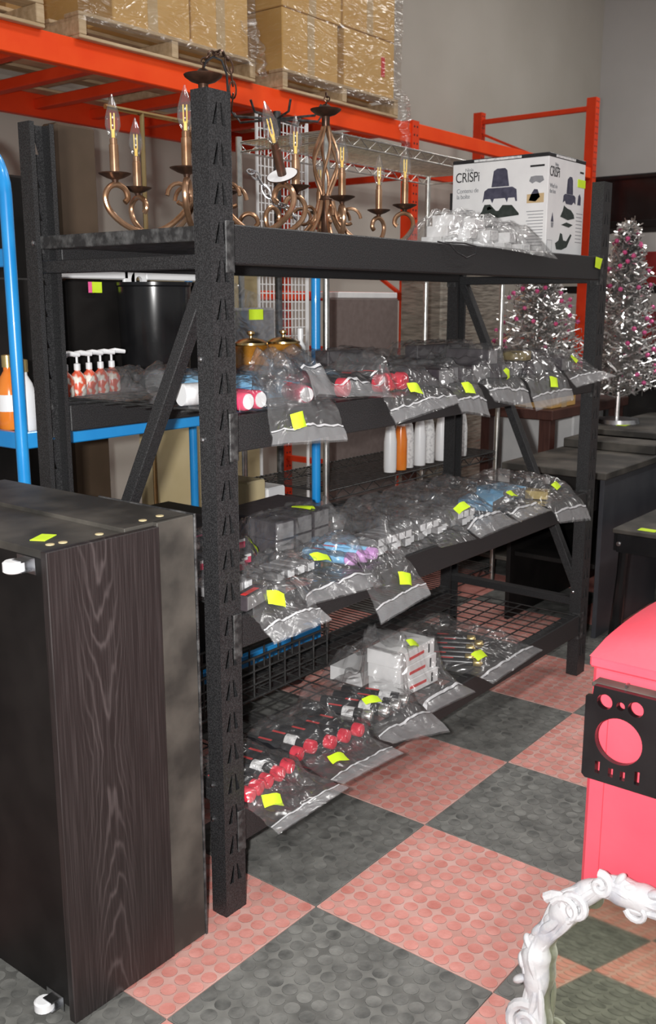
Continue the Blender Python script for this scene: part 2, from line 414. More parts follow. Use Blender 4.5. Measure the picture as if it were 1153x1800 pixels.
for xb, tops in ((.033, True), (W_-.033, False)):
    f, r = PD*.6, D_-PD*.6
    if tops:
        strut((xb, f, 1.50), (xb, r, .44), .034, .03)
    else:
        strut((xb, r, 1.545), (xb, f, .33), .034, .03)
    for zz in (.29, 1.50):
        strut((xb, f, zz), (xb, r, zz), .036, .03)
bolt_me = MB().lathe([(.006, 0), (.006, .004), (.003, .006)], 8, RY(-pi/2)).mesh('bolt', M['bolt'])
for p in ((-.001, PD-.010, .33), (-.001, PD-.010, .245), (W_-PW-.001, PD-.010, .335), (-.001, D_-PD+.008, 1.555), (-.001, PD-.010, 1.13), (-.001, PD-.010, 1.30)):
    o = link('bolt', bolt_me, rack); o.location = p
st = MB().grid(lambda u, v: (1.885+.045*u+.004*v, -.0045-.006*u*v, 1.538+.036*v-.006*u), 3, 3).build('price_sticker', M['sticker'], rack)

def carton(x0, x1, y0, y1, z0, z1, label, m='card', tape=True, name='cardboard_box', group='cartons on the pallets', red=False):
    t = thing(name, label, 'box', ((x0+x1)/2, y0, z0), group=group)
    w, d, h = (x1-x0)/2, y1-y0, z1-z0
    MB().box((-w, 0, 0), (w, d, h), .004).build('carton_body', M[m], t)
    if tape:
        tp = MB().box((-.03, -.0012, 0), (.03, 0, h)); tp.box((-.03, 0, h), (.03, d, h+.001)); tp.build('tape_strip', M['tape'], t)
    if red: MB().box((w*.45, -.0012, h*.35), (w*.6, 0, h*.7)).build('stamp', M['printred'], t)
    return t
# ---------------------------------------------------------------- pallet rack behind
prk = thing('pallet_rack', 'orange pallet racking with red cross bars behind the black rack', 'pallet rack')
YF, YR, ZB0, ZB1 = 2.15, 3.22, 2.39, 2.505
def cbeam(x0, x1, y, z0, z1, nm='beam', m='orange'):
    b = MB().box((x0, y-.025, z0), (x1, y+.025, z1), .004); b.box((x0, y+.026, z0+.02), (x1, y+.03, z1-.02)); b.build(nm, M[m], prk)
cbeam(-.6, 3.9, YF, ZB0, ZB1); cbeam(3.98, 6.6, YF, 2.43, 2.515); cbeam(-.6, 3.9, YR, ZB0, ZB1, m='orange_d'); cbeam(3.98, 6.6, YR, 2.43, 2.515, m='orange_d')
for i in range(11):
    x = .05+i*.37
    MB().box((x, YF+.02, 2.425), (x+.06, YR-.02, 2.475), .004).build('cross_bar', M['orange_d'], prk)
def upright(x, y, h):
    b = MB(); b.box((x, y-.03, 0), (x+.006, y+.045, h)); b.box((x+.07, y-.03, 0), (x+.076, y+.045, h)); b.box((x, y-.036, 0), (x+.076, y-.03, h))
    n = int(h/.05)
    o = b.build('upright', M['orange_d'], prk, smooth=False)
    c = MB()
    for k in range(n):
        for dx in (.022, .054): c.lathe([(.007, 0), (.007, .001)], 6, T(x+dx, y-.0362, .04+k*.05) @ RX(pi/2))
    c.build('slot_row', M['ink'], o, smooth=False)
    return o
for (x, h) in ((3.90, 2.525), (6.60, 3.07)):
    upright(x, YF, h); upright(x, YR, h)
for x, zs in ((3.92, (.3, 1.1, 1.45, 2.2)), (6.62, (.3, 1.1, 1.8, 2.45, 2.99))):
    for z in zs: MB().box((x, YF+.04, z-.02), (x+.035, YR-.03, z+.02), .003).build('frame_brace', M['orange_d'], prk)
    strut((x+.02, YF+.03, zs[-2]), (x+.02, YR-.03, zs[-1]-.1), .03, .02, 'orange_d', 'frame_brace', prk)
cbeam(-.6, 3.9, YF, 1.43, 1.48, m='orange_d')

def pallet(x0, x1, label, y0=2.10, z=2.505, dep=1.1):
    t = thing('wooden_pallet', label, 'pallet', (x0, y0, z), group='pallets on the orange racking')
    L_ = x1-x0
    for k in range(3): MB().box((L_*k/2-(0, .02, .04)[k], 0, .016), (L_*k/2+(.04, .02, 0)[k], dep, .088), .003).build('stringer', M['wood'], t)
    for k in range(6):
        y = (dep-.1)*k/5
        MB().box((0, y, .089), (L_, y+.1, .106), .003).build('deck_board', M['wood'], t)
    for k in range(3):
        y = (dep-.1)*k/2
        MB().box((0, y, 0), (L_, y+.1, .015), .003).build('bottom_board', M['wood'], t)
    return t
pallet(2.66, 3.72, 'wooden pallet on orange beam under the boxes by the grey wall')
pallet(1.36, 2.45, 'wooden pallet with red painted ends beneath long cartons')
pallet(.12, 1.19, 'wooden pallet at the racking end above the blue cart')
ZP = 2.505+.107
carton(2.68, 3.15, 2.12, 2.62, ZP, ZP+.30, 'brown taped carton on the pallet nearest the grey wall, lower left of its stack')
carton(3.21, 3.70, 2.12, 2.62, ZP, ZP+.31, 'brown carton with a red stamp, lower right of its stack', red=True, tape=False)
carton(2.68, 3.18, 2.12, 2.62, ZP+.305, ZP+.62, 'upper brown carton above the taped carton by the wall')
carton(3.20, 3.70, 2.12, 2.62, ZP+.315, ZP+.62, 'upper brown carton above the red stamped carton')
carton(2.68, 3.70, 2.64, 3.16, ZP, ZP+.6, 'large brown carton at the back of the pallet by the wall', m='card2', tape=False)
carton(1.56, 2.02, 2.12, 2.62, ZP, ZP+.60, 'tall brown carton with yellow tape on the middle pallet')
carton(2.03, 2.42, 2.12, 2.62, ZP, ZP+.62, 'tall tan carton at the corner of the middle pallet')
carton(1.40, 2.42, 2.66, 3.16, ZP, ZP+.6, 'large brown carton at the back of the middle pallet', m='card2', tape=False)
carton(.16, 1.1, 2.2, 3.1, ZP, ZP+.5, 'large brown carton on the pallet above the blue cart', tape=False)
def wrapfilm(x0, x1, y0, y1, z0, z1, label, seed):
    b = MB(); per = 2*((x1-x0)+(y1-y0))
    def P(u, v):
        s = (u % 1.0)*per; 
        if s < x1-x0: p = Vector((x0+s, y0, 0))
        elif s < x1-x0+y1-y0: p = Vector((x1, y0+s-(x1-x0), 0))
        elif s < 2*(x1-x0)+y1-y0: p = Vector((x1-(s-(x1-x0)-(y1-y0)), y1, 0))
        else: p = Vector((x0, y1-(s-2*(x1-x0)-(y1-y0)), 0))
        z = z0+(z1-z0)*v
        c = Vector(((x0+x1)/2, (y0+y1)/2, 0)); n = noise.noise(Vector((s*6+seed, z*9, seed)))
        dr = (p-c).normalized()*(.010*n+.014)
        return (p.x+dr.x, p.y+dr.y, z)
    b.grid(P, 70, 14)
    return tag(b.build('stretch_wrap', M['wrap']), label, 'plastic wrap', 'stretch wrap on pallets')
wrapfilm(2.655, 3.725, 2.094, 3.21, ZP-.06, ZP+.63, 'clear stretch wrap around the cartons by the grey wall', 1)
wrapfilm(1.355, 2.455, 2.094, 3.21, ZP-.04, ZP+.63, 'clear stretch wrap around the tall cartons of the middle pallet', 5)
# torn tails of film
def tail(pts, wd, label, seed):
    pts = [Vector(p) for p in pts]; n = len(pts)-1
    def P(u, v):
        t = v*n; i = min(int(t), n-1); p = pts[i].lerp(pts[i+1], t-i)
        k = noise.noise(Vector((u*4, v*6, seed)))
        a = (u-.5)*2.6
        return (p.x+wd*sin(a)*.6+.03*k, p.y+wd*(1-cos(a))-.02*k, p.z+.012*k)
    return tag(MB().grid(P, 10, 16).build('film_tail', M['wrap']), label, 'plastic wrap', 'torn wrap tails')
tail([(3.70, 2.06, 2.66), (3.74, 2.04, 2.60), (3.78, 2.06, 2.50), (3.80, 2.07, 2.40), (3.80, 2.06, 2.32)], .06, 'torn tail of wrap hanging over the orange beam end', 3)
tail([(2.40, 2.07, 2.78), (2.43, 2.05, 2.68), (2.46, 2.05, 2.60), (2.47, 2.06, 2.53)], .06, 'bunched wrap at the corner of the middle pallet', 9)

# ---------------------------------------------------------------- black cabinet lying on its side, on casters
cab = thing('black_cabinet', 'black-brown wood grain cabinet stood on end with casters beside the rack post', 'cabinet')
ZC = .984
MB().box((-.447, -.018, .012), (-.180, .0, ZC-.004), .0015).build('grain_panel', M['grain'], cab)
MB().box((-.178, -.010, .006), (-.078, .006, ZC+.002), .0015).build('dusty_panel', M['dusty'], cab)
MB().box((-.0775, -.012, .004), (-.072, .30, ZC+.004), .001).build('edge_strip', M['rackscuff'], cab)
MB().box((-.437, .0005, .03), (-.425, .64, ZC-.012), .001).build('bottom_panel', M['black'], cab)
b = MB(); b.box((-.4375, .001, ZC-.022), (-.252, .66, ZC-.006), .001); b.build('side_panel', M['dusty'], cab)
b = MB(); b.box((-.252, .001, ZC-.016), (-.079, .66, ZC+.002), .001); b.build('side_panel', M['dusty'], cab)
MB().box((-.425, .0005, .03), (-.08, .64, .05), .001).build('side_panel', M['black'], cab)
MB().box((-.09, .007, .05), (-.080, .63, ZC-.02), .001).build('top_panel', M['black'], cab)
MB().box((-.424, .60, .05), (-.09, .615, ZC-.024), .001).build('back_panel', M['black'], cab)
for (x, y) in ((-.13, .035), (-.18, .03), (-.29, .03), (-.375, .03), (-.32, .62), (-.15, .62), (-.40,.035)):
    zz = ZC+.002 if x > -.25 else ZC-.006
    MB().lathe([(.0085, 0), (.0085, .0012), (.005, .002)], 12, T(x, y, zz)).build('cam_bolt', M['cream'], cab)
MB().box((-.40, .075, ZC-.0058), (-.35, .105, ZC-.0045), 0, T(-.375, .09, 0) @ RZ(.5) @ T(.375, -.09, 0)).build('price_sticker', M['sticker'], cab)
for zc in (.945, .028):
    cs = MB().box((-.4385, .03, zc-.016), (-.4375, .085, zc+.016)).box((-.462, .038, zc-.010), (-.4375, .066, zc-.007)).box((-.462, .038, zc+.010), (-.4375, .066, zc+.013)).build('caster', M['bolt'], cab)
    MB().lathe([(.004, -.011), (.016, -.011), (.020, -.008), (.020, .008), (.016, .011), (.004, .011)], 18, T(-.462, .062, zc)).build('caster_wheel', M['whitepl'], cs)

# ---------------------------------------------------------------- blue stock cart behind the rack
cart = thing('blue_cart', 'blue tubular stock cart standing behind the black rack', 'cart')
CY0, CY1, CX0, CX1 = .76, 1.40, .045, 1.275
b = MB(); arc = [(CX0, CY0, .12), (CX0, CY0, 1.0), (CX0, CY0, 1.68)]
for k in range(1, 9):
    a = pi/2*k/8; arc.append((CX0, CY0+.14*(1-cos(a)), 1.68+.14*sin(a)))
arc += [(CX0, CY1-.14, 1.82)]
for k in range(1, 9):
    a = pi/2*k/8; arc.append((CX0, CY1-.14+.14*sin(a), 1.68+.14*cos(a)))
arc += [(CX0, CY1, .12)]
b.tube(arc, .0165, 14).build('handle_frame', M['blue'], cart)
for y in (CY0, CY1): MB().tube([(CX1, y, .12), (CX1, y, 1.62)], .0165, 14).build('corner_tube', M['blue'], cart)
for z in (.20, 1.06):
    for y in (CY0, CY1): MB().box((CX0, y-.012, z-.022), (CX1, y+.012, z+.022), .003).build('side_rail', M['blue'], cart)
    for x in (CX0, CX1): MB().box((x-.012, CY0, z-.022), (x+.012, CY1, z+.022), .003).build('end_rail', M['blue'], cart)
    MB().box((CX0+.012, CY0+.012, z-.004), (CX1-.012, CY1-.012, z+.016), .003).build('shelf_tray', M['black'], cart)
MB().box((CX0-.012, CY0, 1.505), (CX0+.012, CY1, 1.55), .003).build('end_rail', M['blue'], cart)
for x in (.1, 1.2):
    for y in (.8, 1.36):
        MB().lathe([(.01, -.015), (.058, -.015), (.062, 0), (.058, .015), (.01, .015)], 18, T(x, y, .062) @ RX(pi/2)).build('wheel', M['blackgloss'], cart)
        MB().box((x-.02, y-.02, .07), (x+.02, y+.02, .18)).build('fork', M['bolt'], cart)

# things on the cart
wg = thing('wire_grid_basket', 'black wire basket standing at the back of the bottom shelf', 'basket', (.07, .42, L4+.004))
for yy in (0, .15):
    b = MB()
    for k in range(13): b.tube([(.0+.07*k, yy, 0), (.0+.07*k, yy, .13)], .0035, 5)
    for k in range(4): b.tube([(0, yy, .004+.042*k), (.84, yy, .004+.042*k)], .0045 if k in (0, 3) else .0035, 5)
    b.build('wire_side', M['wire'], wg)
b = MB()
for k in range(13): b.tube([(.07*k, 0, .004), (.07*k, .15, .004)], .0035, 5)
for k in range(4): b.tube([(0, .05*k, .004), (.84, .05*k, .004)], .0035, 5)
b.build('wire_bottom', M['wire'], wg)
carton(.10, .55, .80, 1.2, .217, .62, 'brown carton on the lower tray of the blue cart', m='card2', group=None)
tag(MB().box((.62, .82, .217), (.95, 1.2, .70), .006).build('black_crate', M['black']), 'black crate on the lower tray of the blue cart', 'crate')
tag(MB().box((1.0, .85, .217), (1.10, 1.0, .80), .006).build('amber_carton', M['cream']), 'tall amber carton on the lower tray of the blue cart', 'box')
tag(MB().box((1.12, .86, .217), (1.22, 1.0, .76), .006).build('pale_carton', M['white']), 'tall pale carton beside the amber carton on the cart', 'box')
ZK = 1.077
tag(MB().box((.20, .83, ZK), (.60, 1.16, ZK+.075), .006).build('dark_carton', M['dkcard'], None), 'low black carton on the cart shelf under the pump bottles', 'box')
def pump_bottle(x, y, z, label, body, group, h=.11, r=.03, pump=True):
    t = thing('pump_bottle', label, 'bottle', (x, y, z), random.uniform(-.2, .2), group)
    MB().lathe([(r*.9, 0), (r, .006), (r, h*.62), (r*.75, h*.80), (r*.36, h*.93), (r*.36, h)], 18).build('body', M[body], t)
    if pump:
        MB().lathe([(r*.40, h-.002), (r*.40, h+.016), (r*.15, h+.018), (r*.15, h+.036)], 12).build('collar', M['whitepl'], t)
        MB().tube([(0, 0, h+.036), (0, 0, h+.044), (.012, -.004, h+.047), (.042, -.014, h+.043)], [.010, .010, .008, .006], 10).build('nozzle', M['whitepl'], t)
    else:
        MB().lathe([(r*.45, h-.002), (r*.45, h+.03), (r*.2, h+.032)], 12).build('cap', M['gold'], t)
    return t
for k in range(5):
    pump_bottle(.30+.052*k-.02, .875+.012*k, ZK+.075, 'red and white patterned pump bottle on a black carton behind the rack', 'pattern', 'patterned pump bottles', .075, .024)
pump_bottle(.10, .885, ZK, 'orange soap bottle with a pale label on the blue cart by its tube', 'orangeliq', None, .17, .034, False)
MB().lathe([(.0346, .05), (.0346, .095)], 18, T(0, 0, 0), cap=False).build('label_band', M['whitepl'], bpy.data.objects['pump_bottle.005'])
pump_bottle(.10, .815, ZK, 'white bottle with a gold cap on the blue cart beside the orange one', 'whitepl', None, .16, .030, False)
pump_bottle(.155, .95, ZK, 'plain orange soap bottle behind the white bottle on the blue cart', 'orangeliq', None, .15, .030, False)
for (x0, x1, y0, lb) in ((.07, .55, 1.24, 'wide matte black box at the handle end of the cart'), (.56, .93, 1.22, 'tall matte black box under the white rail on the cart'), (.94, 1.24, 1.24, 'matte black box behind the round bin on the cart')):
    tag(MB().box((x0, y0, ZK), (x1, 1.385, 1.492), .006).build('black_box', M['black']), lb, 'box')
dr = thing('black_bin', 'round glossy black bin on the cart next to the matte black box', 'bin', (.80, 1.07, ZK))
MB().lathe([(.105, 0), (.11, .01), (.122, .39), (.126, .395), (.126, .405), (.118, .405), (.11, .03)], 36).build('body', M['blackgloss'], dr)
# white bar with round end lying over the black boxes
wb = thing('white_plastic_rail', 'white plastic rail with a round holed end on top of the black boxes', 'rail', (.69, 1.205, 1.4935))
b = MB(); b.box((-.16, 0, .0), (.12, .03, .03), .004)
def ring(r0, r1, d, M_):
    b2 = MB(); n = 28
    for i in range(n):
        a0, a1 = 2*pi*i/n, 2*pi*(i+1)/n
        q = len(b2.v)
        for a in (a0, a1):
            for r in (r0, r1):
                for z in (0, d): b2.v.append(tuple(M_ @ Vector((r*cos(a), r*sin(a), z))))
        b2.f += [(q, q+2, q+6, q+4), (q+1, q+5, q+7, q+3), (q, q+4, q+5, q+1), (q+2, q+3, q+7, q+6)]
    return b2
b.box((.10, 0, -.03), (.15, .014, .03), .004); b.build('bar', M['whitepl'], wb)
ring(.014, .035, .013, T(.165, .013, -.002) @ RX(pi/2)).build('ring_end', M['whitepl'], wb)
MB().box((.20, 0, 0), (.50, .03, .03), .003).build('bar', M['whitepl'], wb)
MB().box((-.04, -.003, -.045), (.0, -.001, -.01)).build('price_sticker', M['sticker'], wb)
MB().box((-.055, -.003, -.045), (-.041, -.001, -.01)).build('price_sticker', M['stickpink'], wb)

# ---------------------------------------------------------------- chrome wire shelving behind
wu = thing('wire_shelving_unit', 'chrome wire shelving unit behind the black rack', 'shelving unit')
WX0, WX1, WY0, WY1 = 1.447, 2.795, .85, 1.28
for x in (WX0, WX1):
    for y in (WY0, WY1): MB().tube([(x, y, 0), (x, y, 2.04)], .0127, 12).build('pole', M['chrome'], wu)
def wshelf(z, m):
    b = MB()
    for y in (WY0, WY1):
        for dz in (0, -.035): b.tube([(WX0, y, z+dz), (WX1, y, z+dz)], .0035, 6)
        n = 26; pts = [(WX0+(WX1-WX0)*k/n, y, z-(.035 if k % 2 else 0)) for k in range(n+1)]; b.tube(pts, .0025, 5)
    for x in (WX0, WX1):
        for dz in (0, -.035): b.tube([(x, WY0, z+dz), (x, WY1, z+dz)], .0035, 6)
    for k in range(48):
        x = WX0+(WX1-WX0)*(k+.5)/48; b.tube([(x, WY0, z+.003), (x, WY1, z+.003)], .0024, 5)
    b.build('wire_shelf', M[m], wu)
wshelf(2.02, 'chrome'); wshelf(.70, 'wire'); wshelf(.12, 'wire')
wshelf(1.16, 'wire')

# ---------------------------------------------------------------- other goods behind
tag(MB().box((1.30, 1.72, 0), (2.03, 1.76, 1.62), .004).build('cream_panel', M['cream']), 'tall cream board standing behind the blue cart', 'board')
gr = thing('white_wire_grid', 'white wire grid panel standing behind the chrome shelving', 'grid panel', (1.95, 1.645, .9))
b = MB()
for k in range(14): b.tube([(.0+.026*k, 0, 0), (.0+.026*k, 0, 1.33)], .003, 5)
for k in range(34): b.tube([(0, .006, .04*k), (.35, .006, .04*k)], .003, 5)
b.build('grid_wires', M['white'], gr)
MB().tube([(0, 0, -.9), (0, 0, 1.34)], .008, 8).build('side_post', M['white'], gr); MB().tube([(.35, 0, -.9), (.35, 0, 1.34)], .008, 8).build('side_post', M['white'], gr)
gp = thing('taupe_headboard', 'flat taupe panel with a pale top edge leaning by the orange upright', 'panel', (3.17, 1.9, 0))
MB().box((-.30, 0, 0), (.29, .08, 1.44), .006).build('panel_body', M['greybox'], gp); MB().box((-.29, .001, 1.441), (.28, .2, 1.475), .004).build('top_edge', M['white'], gp)
tag(MB().box((3.70, 1.75, 0), (4.5, 2.05, 1.75), .01).build('wrapped_stack', M['wrapgrey']), 'tall stack of sheets in shiny wrap behind the tree', 'stack')
jar = thing('amber_jar', 'round amber glass jar with brass lid behind the shelf bags', 'jar', (.845, .54, L2+.004), group='amber lidded jars')
MB().lathe([(.045, 0), (.058, .01), (.066, .045), (.064, .085), (.052, .108), (.046, .112)], 28).build('bowl', M['amber'], jar)
ld = MB().lathe([(.05, .112), (.05, .118), (.035, .127), (.012, .132)], 24).build('lid', M['brass'], jar)
MB().lathe([(.005, .131), (.005, .138), (.012, .144), (.012, .150), (.004, .153)], 12).build('knob', M['brass'], ld)
j2 = copy_tree(jar); j2.location = (.705, .545, L2+.004); j2['label'] = 'amber glass jar half hidden behind the slotted post'
wbt = pump_bottle(.945, .555, L2+.004, 'small white capped bottle beside the amber jar', 'whitepl', None, .125, .022, False)
for ch in wbt.children:
    if ch.name.startswith('cap'): ch.data = ch.data.copy(); ch.data.materials[0] = M['whitepl']
zbag = thing('hanging_zip_bag', 'large grey filled zip bag standing behind the amber jars', 'bag', (1.05, .86, ZK+.002))
MB().grid(lambda u, v: (-.15+.34*u, .04*sin(u*3), .43*v*(1-.22*u)+.008*v*noise.noise(Vector((u*5, v*5, 2)))), 12, 12).build('film', M['bag'], zbag)
MB().box((-.14, .05, 0), (.18, .07, .32), .01).build('grey_pack', M['greycard'], zbag)
MB().box((-.02, -.008, .28), (.05, -.006, .315)).build('price_sticker', M['sticker'], zbag)
sp = thing('display_spinner', 'grey metal spinner stand with radial hooks behind the chandeliers', 'stand', (1.82, 1.41, 0))
MB().tube([(0, 0, 0), (0, 0, 2.20)], .016, 12).build('pole', M['rackscuff'], sp)
MB().lathe([(.11, 0), (.11, .015), (.05, .03)], 24).build('base', M['rackscuff'], sp)
for k in range(8):
    a = k*pi/4+.2; MB().tube([(.016*cos(a), .016*sin(a), 2.17), (.18*cos(a), .18*sin(a), 2.17), (.21*cos(a), .21*sin(a), 2.21)], .005, 6).build('hook', M['rackscuff'], sp)
br = thing('brass_garment_rail', 'thin brass garment rail behind the left chandelier', 'garment rail', (.81, 1.12, 1.0))
br.location = (.93, 1.46, 0)
MB().tube([(.19, 0, 0), (.19, 0, 2.10)], .009, 8).build('upright', M['brass'], br); MB().tube([(.64, 0, 0), (.64, 0, 2.10)], .009, 8).build('upright', M['brass'], br)
MB().tube([(.02, 0, 2.10), (.64, 0, 2.10)], .009, 8).build('top_rail', M['brass'], br)
M['umber'] = mat('umber_board', (.075, .048, .028), .7, col2=(.10, .065, .04), scale=5)
tag(MB().box((1.13, 1.99, 0), (1.33, 2.09, 2.13), .01).build('umber_board', M['umber']), 'narrow dark umber board standing behind the left chandelier', 'board')
tag(MB().box((.30, 1.95, 0), (1.10, 2.09, 1.90), .01).build('black_locker', M['black']), 'tall plain black locker under the orange racking', 'locker')
# ---------------------------------------------------------------- goods on the wire unit and under level two
for k, (x, y, m) in enumerate([(1.95, .90, 'whitepl'), (2.03, .90, 'orangeliq'), (2.10, .91, 'label'), (2.18, .90, 'whitepl'), (2.27, .91, 'label'), (2.36, .9, 'whitepl'), (2.45, .91, 'label'), (2.54, .9, 'label')]):
    t = thing('squeeze_tube', 'orange tube standing on the wire shelf' if m == 'orangeliq' else 'pale tube standing in the row on the wire shelf', 'tube', (x, y, .706), group=None if m == 'orangeliq' else 'tubes on the wire shelf')
    MB().lathe([(.026, 0), (.028, .02), (.028, .13), (.02, .19)], 14).build('body', M[m], t)
    MB().lathe([(.017, .19), (.017, .21)], 12).build('cap', M['whitepl'], t)
def blister(x, y, z, label):
    t = thing('dark_carton', label, 'box', (x, y, z), .08); 
    MB().box((-.16, -.07, 0), (.16, .07, .07), .004).build('carton_body', M['dkcard'], t); MB().box((-.158, -.0712, .045), (.10, -.0702, .05)).build('stripe', M['stickpink'], t)
    MB().box((-.158, -.0712, .012), (.12, -.0702, .03)).build('stripe', M['greycard'], t)
    return t
sbx = blister(.74, .53, .735, 'black carton with magenta stripe behind the lipstick bags')

# ---------------------------------------------------------------- chandeliers
def arm_tree(root, ang, r=.255, tilt=None, candle=True, hub=(.0, .0)):
    d = RT*cos(ang)+Vector((sin(YAW), cos(YAW), 0))*sin(ang)
    side = Vector((-d.y, d.x, 0))
    prof = [(.02, .15), (.035, .10), (.07, .055), (.12, .022), (.17, .014), (.215, .028), (.25, .055), (.262, .085), (.252, .108), (.232, .116), (.212, .106), (.206, .088), (.214, .078)]
    k = r/.255
    # smooth
    P = [d*(a*k)+Vector((0, 0, z)) for a, z in prof]; S = []
    for i in range(len(P)-1):
        p0, p1, p2, p3 = P[max(i-1, 0)], P[i], P[i+1], P[min(i+2, len(P)-1)]
        for t in (0, .25, .5, .75):
            S.append(.5*((2*p1)+(p2-p0)*t+(2*p0-5*p1+4*p2-p3)*t*t+(3*p1-p0-3*p2+p3)*t**3))
    S.append(P[-1])
    arm = MB().tube(S, .0068, 10).build('arm', M['bronze'], root)
    # small inner scroll near the hub
    sc = [d*(.07+.035*cos(a)*(1-a/9))+Vector((0, 0, .10+.035*sin(a)*(1-a/9))) for a in [x*.35 for x in range(0, 16)]]
    MB().tube(sc, .005, 8).build('scroll', M['bronze'], arm)
    if candle:
        base = T(*(d*(.236*k)+Vector((0, 0, .116))))
        if tilt is not None: base = base @ Matrix.Rotation(tilt[1], 4, Vector(tilt[0]))
        inner = 'whitepl' if tilt is not None else 'bronze_d'
        MB().lathe([(.005, 0), (.008, .010), (.020, .014), (.036, .022), (.037, .024)], 24, base).build('drip_pan', M['bronze_d'], arm)
        MB().lathe([(.006, .0165), (.020, .0175), (.035, .0245)], 24, base).build('pan_lining', M[inner], arm)
        MB().lathe([(.0105, .018), (.0105, .085), (.0085, .086), (.0085, .098)], 16, base).build('candle_sleeve', M['bronze_d'] if tilt is not None else M['bronze'], arm)
        MB().lathe([(.006, .098), (.011, .106), (.0175, .125), (.0165, .145), (.010, .168), (.004, .184), (.0012, .192)], 16, base).build('bulb', M['glass'], arm)
        f = MB()
        for q in range(4):
            a = q*pi/2; f.tube([base @ Vector((.005*cos(a), .005*sin(a), .116)), base @ Vector((.0055*cos(a), .0055*sin(a), .152))], .0013, 6)
        f.tube([base @ Vector((0, 0, .100)), base @ Vector((0, 0, .118))], .004, 8)
        f.build('filament', M['fil'], arm)
def chain(root, pts, m='bronze_d'):
    b = MB()
    for i in range(len(pts)-1):
        p, q = Vector(pts[i]), Vector(pts[i+1]); c = (p+q)/2; t = (q-p).normalized(); n = t.orthogonal().normalized()
        if i % 2: n = t.cross(n)
        L_ = (q-p).length*.72
        b.tube([c+t*L_*cos(a)+n*.008*sin(a) for a in [2*pi*k/12 for k in range(12)]], .0022, 6, closed=True)
    b.build('chain', M[m], root)
def chandelier(loc, label, angs, tilts, top, bare=()):
    root = thing('chandelier', label, 'chandelier', loc)
    MB().lathe([(.012, .0), (.026, .012), (.03, .03), (.015, .05), (.012, .14), (.020, .155), (.012, .17)], 18).build('hub', M['bronze_d'], root)
    b = MB()
    for k in range(6):          # twisted cage of bars above the hub
        pts = []
        for i in range(17):
            s = i/16; a = k*pi/3+s*1.5; rr = .010+.030*sin(pi*s)**1.5
            pts.append((rr*cos(a), rr*sin(a), .16+s*(top-.20)))
        b.tube(pts, .0045, 7)
    b.build('twisted_cage', M['bronze'], root)
    MB().lathe([(.006, top-.05), (.012, top-.035), (.012, top-.012), (.03, top-.006), (.044, top+.004), (.046, top+.008), (.02, top+.012), (.008, top+.022)], 24).build('canopy', M['bronze_d'], root)
    for a in angs:
        arm_tree(root, radians(a), tilt=tilts.get(a), candle=a not in bare)
    return root
ZD = L1-.012
fwd = Vector((sin(YAW), cos(YAW), 0))

tv = (-fwd*.9-RT*.35).normalized()
ch1 = chandelier((.295, .305, ZD), 'bronze candle chandelier with scrolled arms behind the slotted post', [144, 217, 267, 326, 25, 85],
                 {326: (Vector((0, 0, 1)).cross(tv), radians(33))}, .37)
chain(ch1, [Vector((.0, 0, .392))+RT*(.035*(1-cos(a)))+Vector((0, 0, .035*sin(a)))-Vector((0, 0, max(0, a-2.2)*.05)) for a in [k*.33 for k in range(12)]])
b = MB(); b.tube([Vector((0, 0, .39))+RT*x+Vector((0, 0, z)) for x, z in ((0, 0), (.008, .018), (.025, .028), (.045, .02), (.056, -.01), (.058, -.05))], .003, 6); b.build('cord', M['ink'], ch1)
chain(ch1, [RT*(.11+.012*k)+fwd*-.10+Vector((0, 0, .15-.012*k+.01*sin(k))) for k in range(10)], 'bolt')
ch2 = chandelier((.93, .44, ZD), 'bronze candle chandelier between the slotted post and the white box', [0, 45, -79, 95, 175, 230], {}, .40, (175, 230))
chain(ch2, [RT*.004*sin(k)+Vector((0, 0, .422+.010*k)) for k in range(4)])
tag(MB().tube([(.86, .0, 1.577), (.90, -.012, 1.572), (.93, -.02, 1.55), (.98, -.02, 1.538), (1.03, -.018, 1.55), (1.045, -.012, 1.572), (1.0, .0, 1.579), (.93, .02, 1.579)], .0022, 6).build('black_wire', M['ink']), 'loose black wire looped over the top beam', 'wire')

# ---------------------------------------------------------------- appliance carton on the top shelf
BX, BY, BZ = 1.625, .06, ZD; BW, BD, BHh = .285, .365, .335
cb = thing('appliance_box', 'white printed appliance carton reading CRISPi on the top shelf', 'box', (BX, BY, BZ))
MB().box((0, 0, 0), (BW, BD, BHh-.012), .002).build('carton_body', M['white'], cb)
MB().box((-.0008, -.0008, BHh-.012), (BW+.0008, BD+.0008, BHh), .002).build('lid_band', M['ink'], cb)
MB().box((-.0014, .10, BHh-.0105), (-.0006, .28, BHh-.003)).build('lid_print', M['label'], cb); MB().box((.05, -.0014, BHh-.0105), (.2, -.0006, BHh-.003)).build('lid_print', M['label'], cb)
def text(body, size, m, mtx, name, parent, sx=1):
    cu = bpy.data.curves.new(name, 'FONT'); cu.body = body; cu.size = size; cu.extrude = .0003; cu.space_character = .95
    o = bpy.data.objects.new(name, cu); COL.objects.link(o)
    me = bpy.data.meshes.new_from_object(o.evaluated_get(bpy.context.evaluated_depsgraph_get()))
    bpy.data.objects.remove(o); me.materials.clear(); me.materials.append(M[m])
    q = link(name, me, parent); q.matrix_local = mtx @ Matrix.Diagonal((sx, 1, 1, 1)); return q
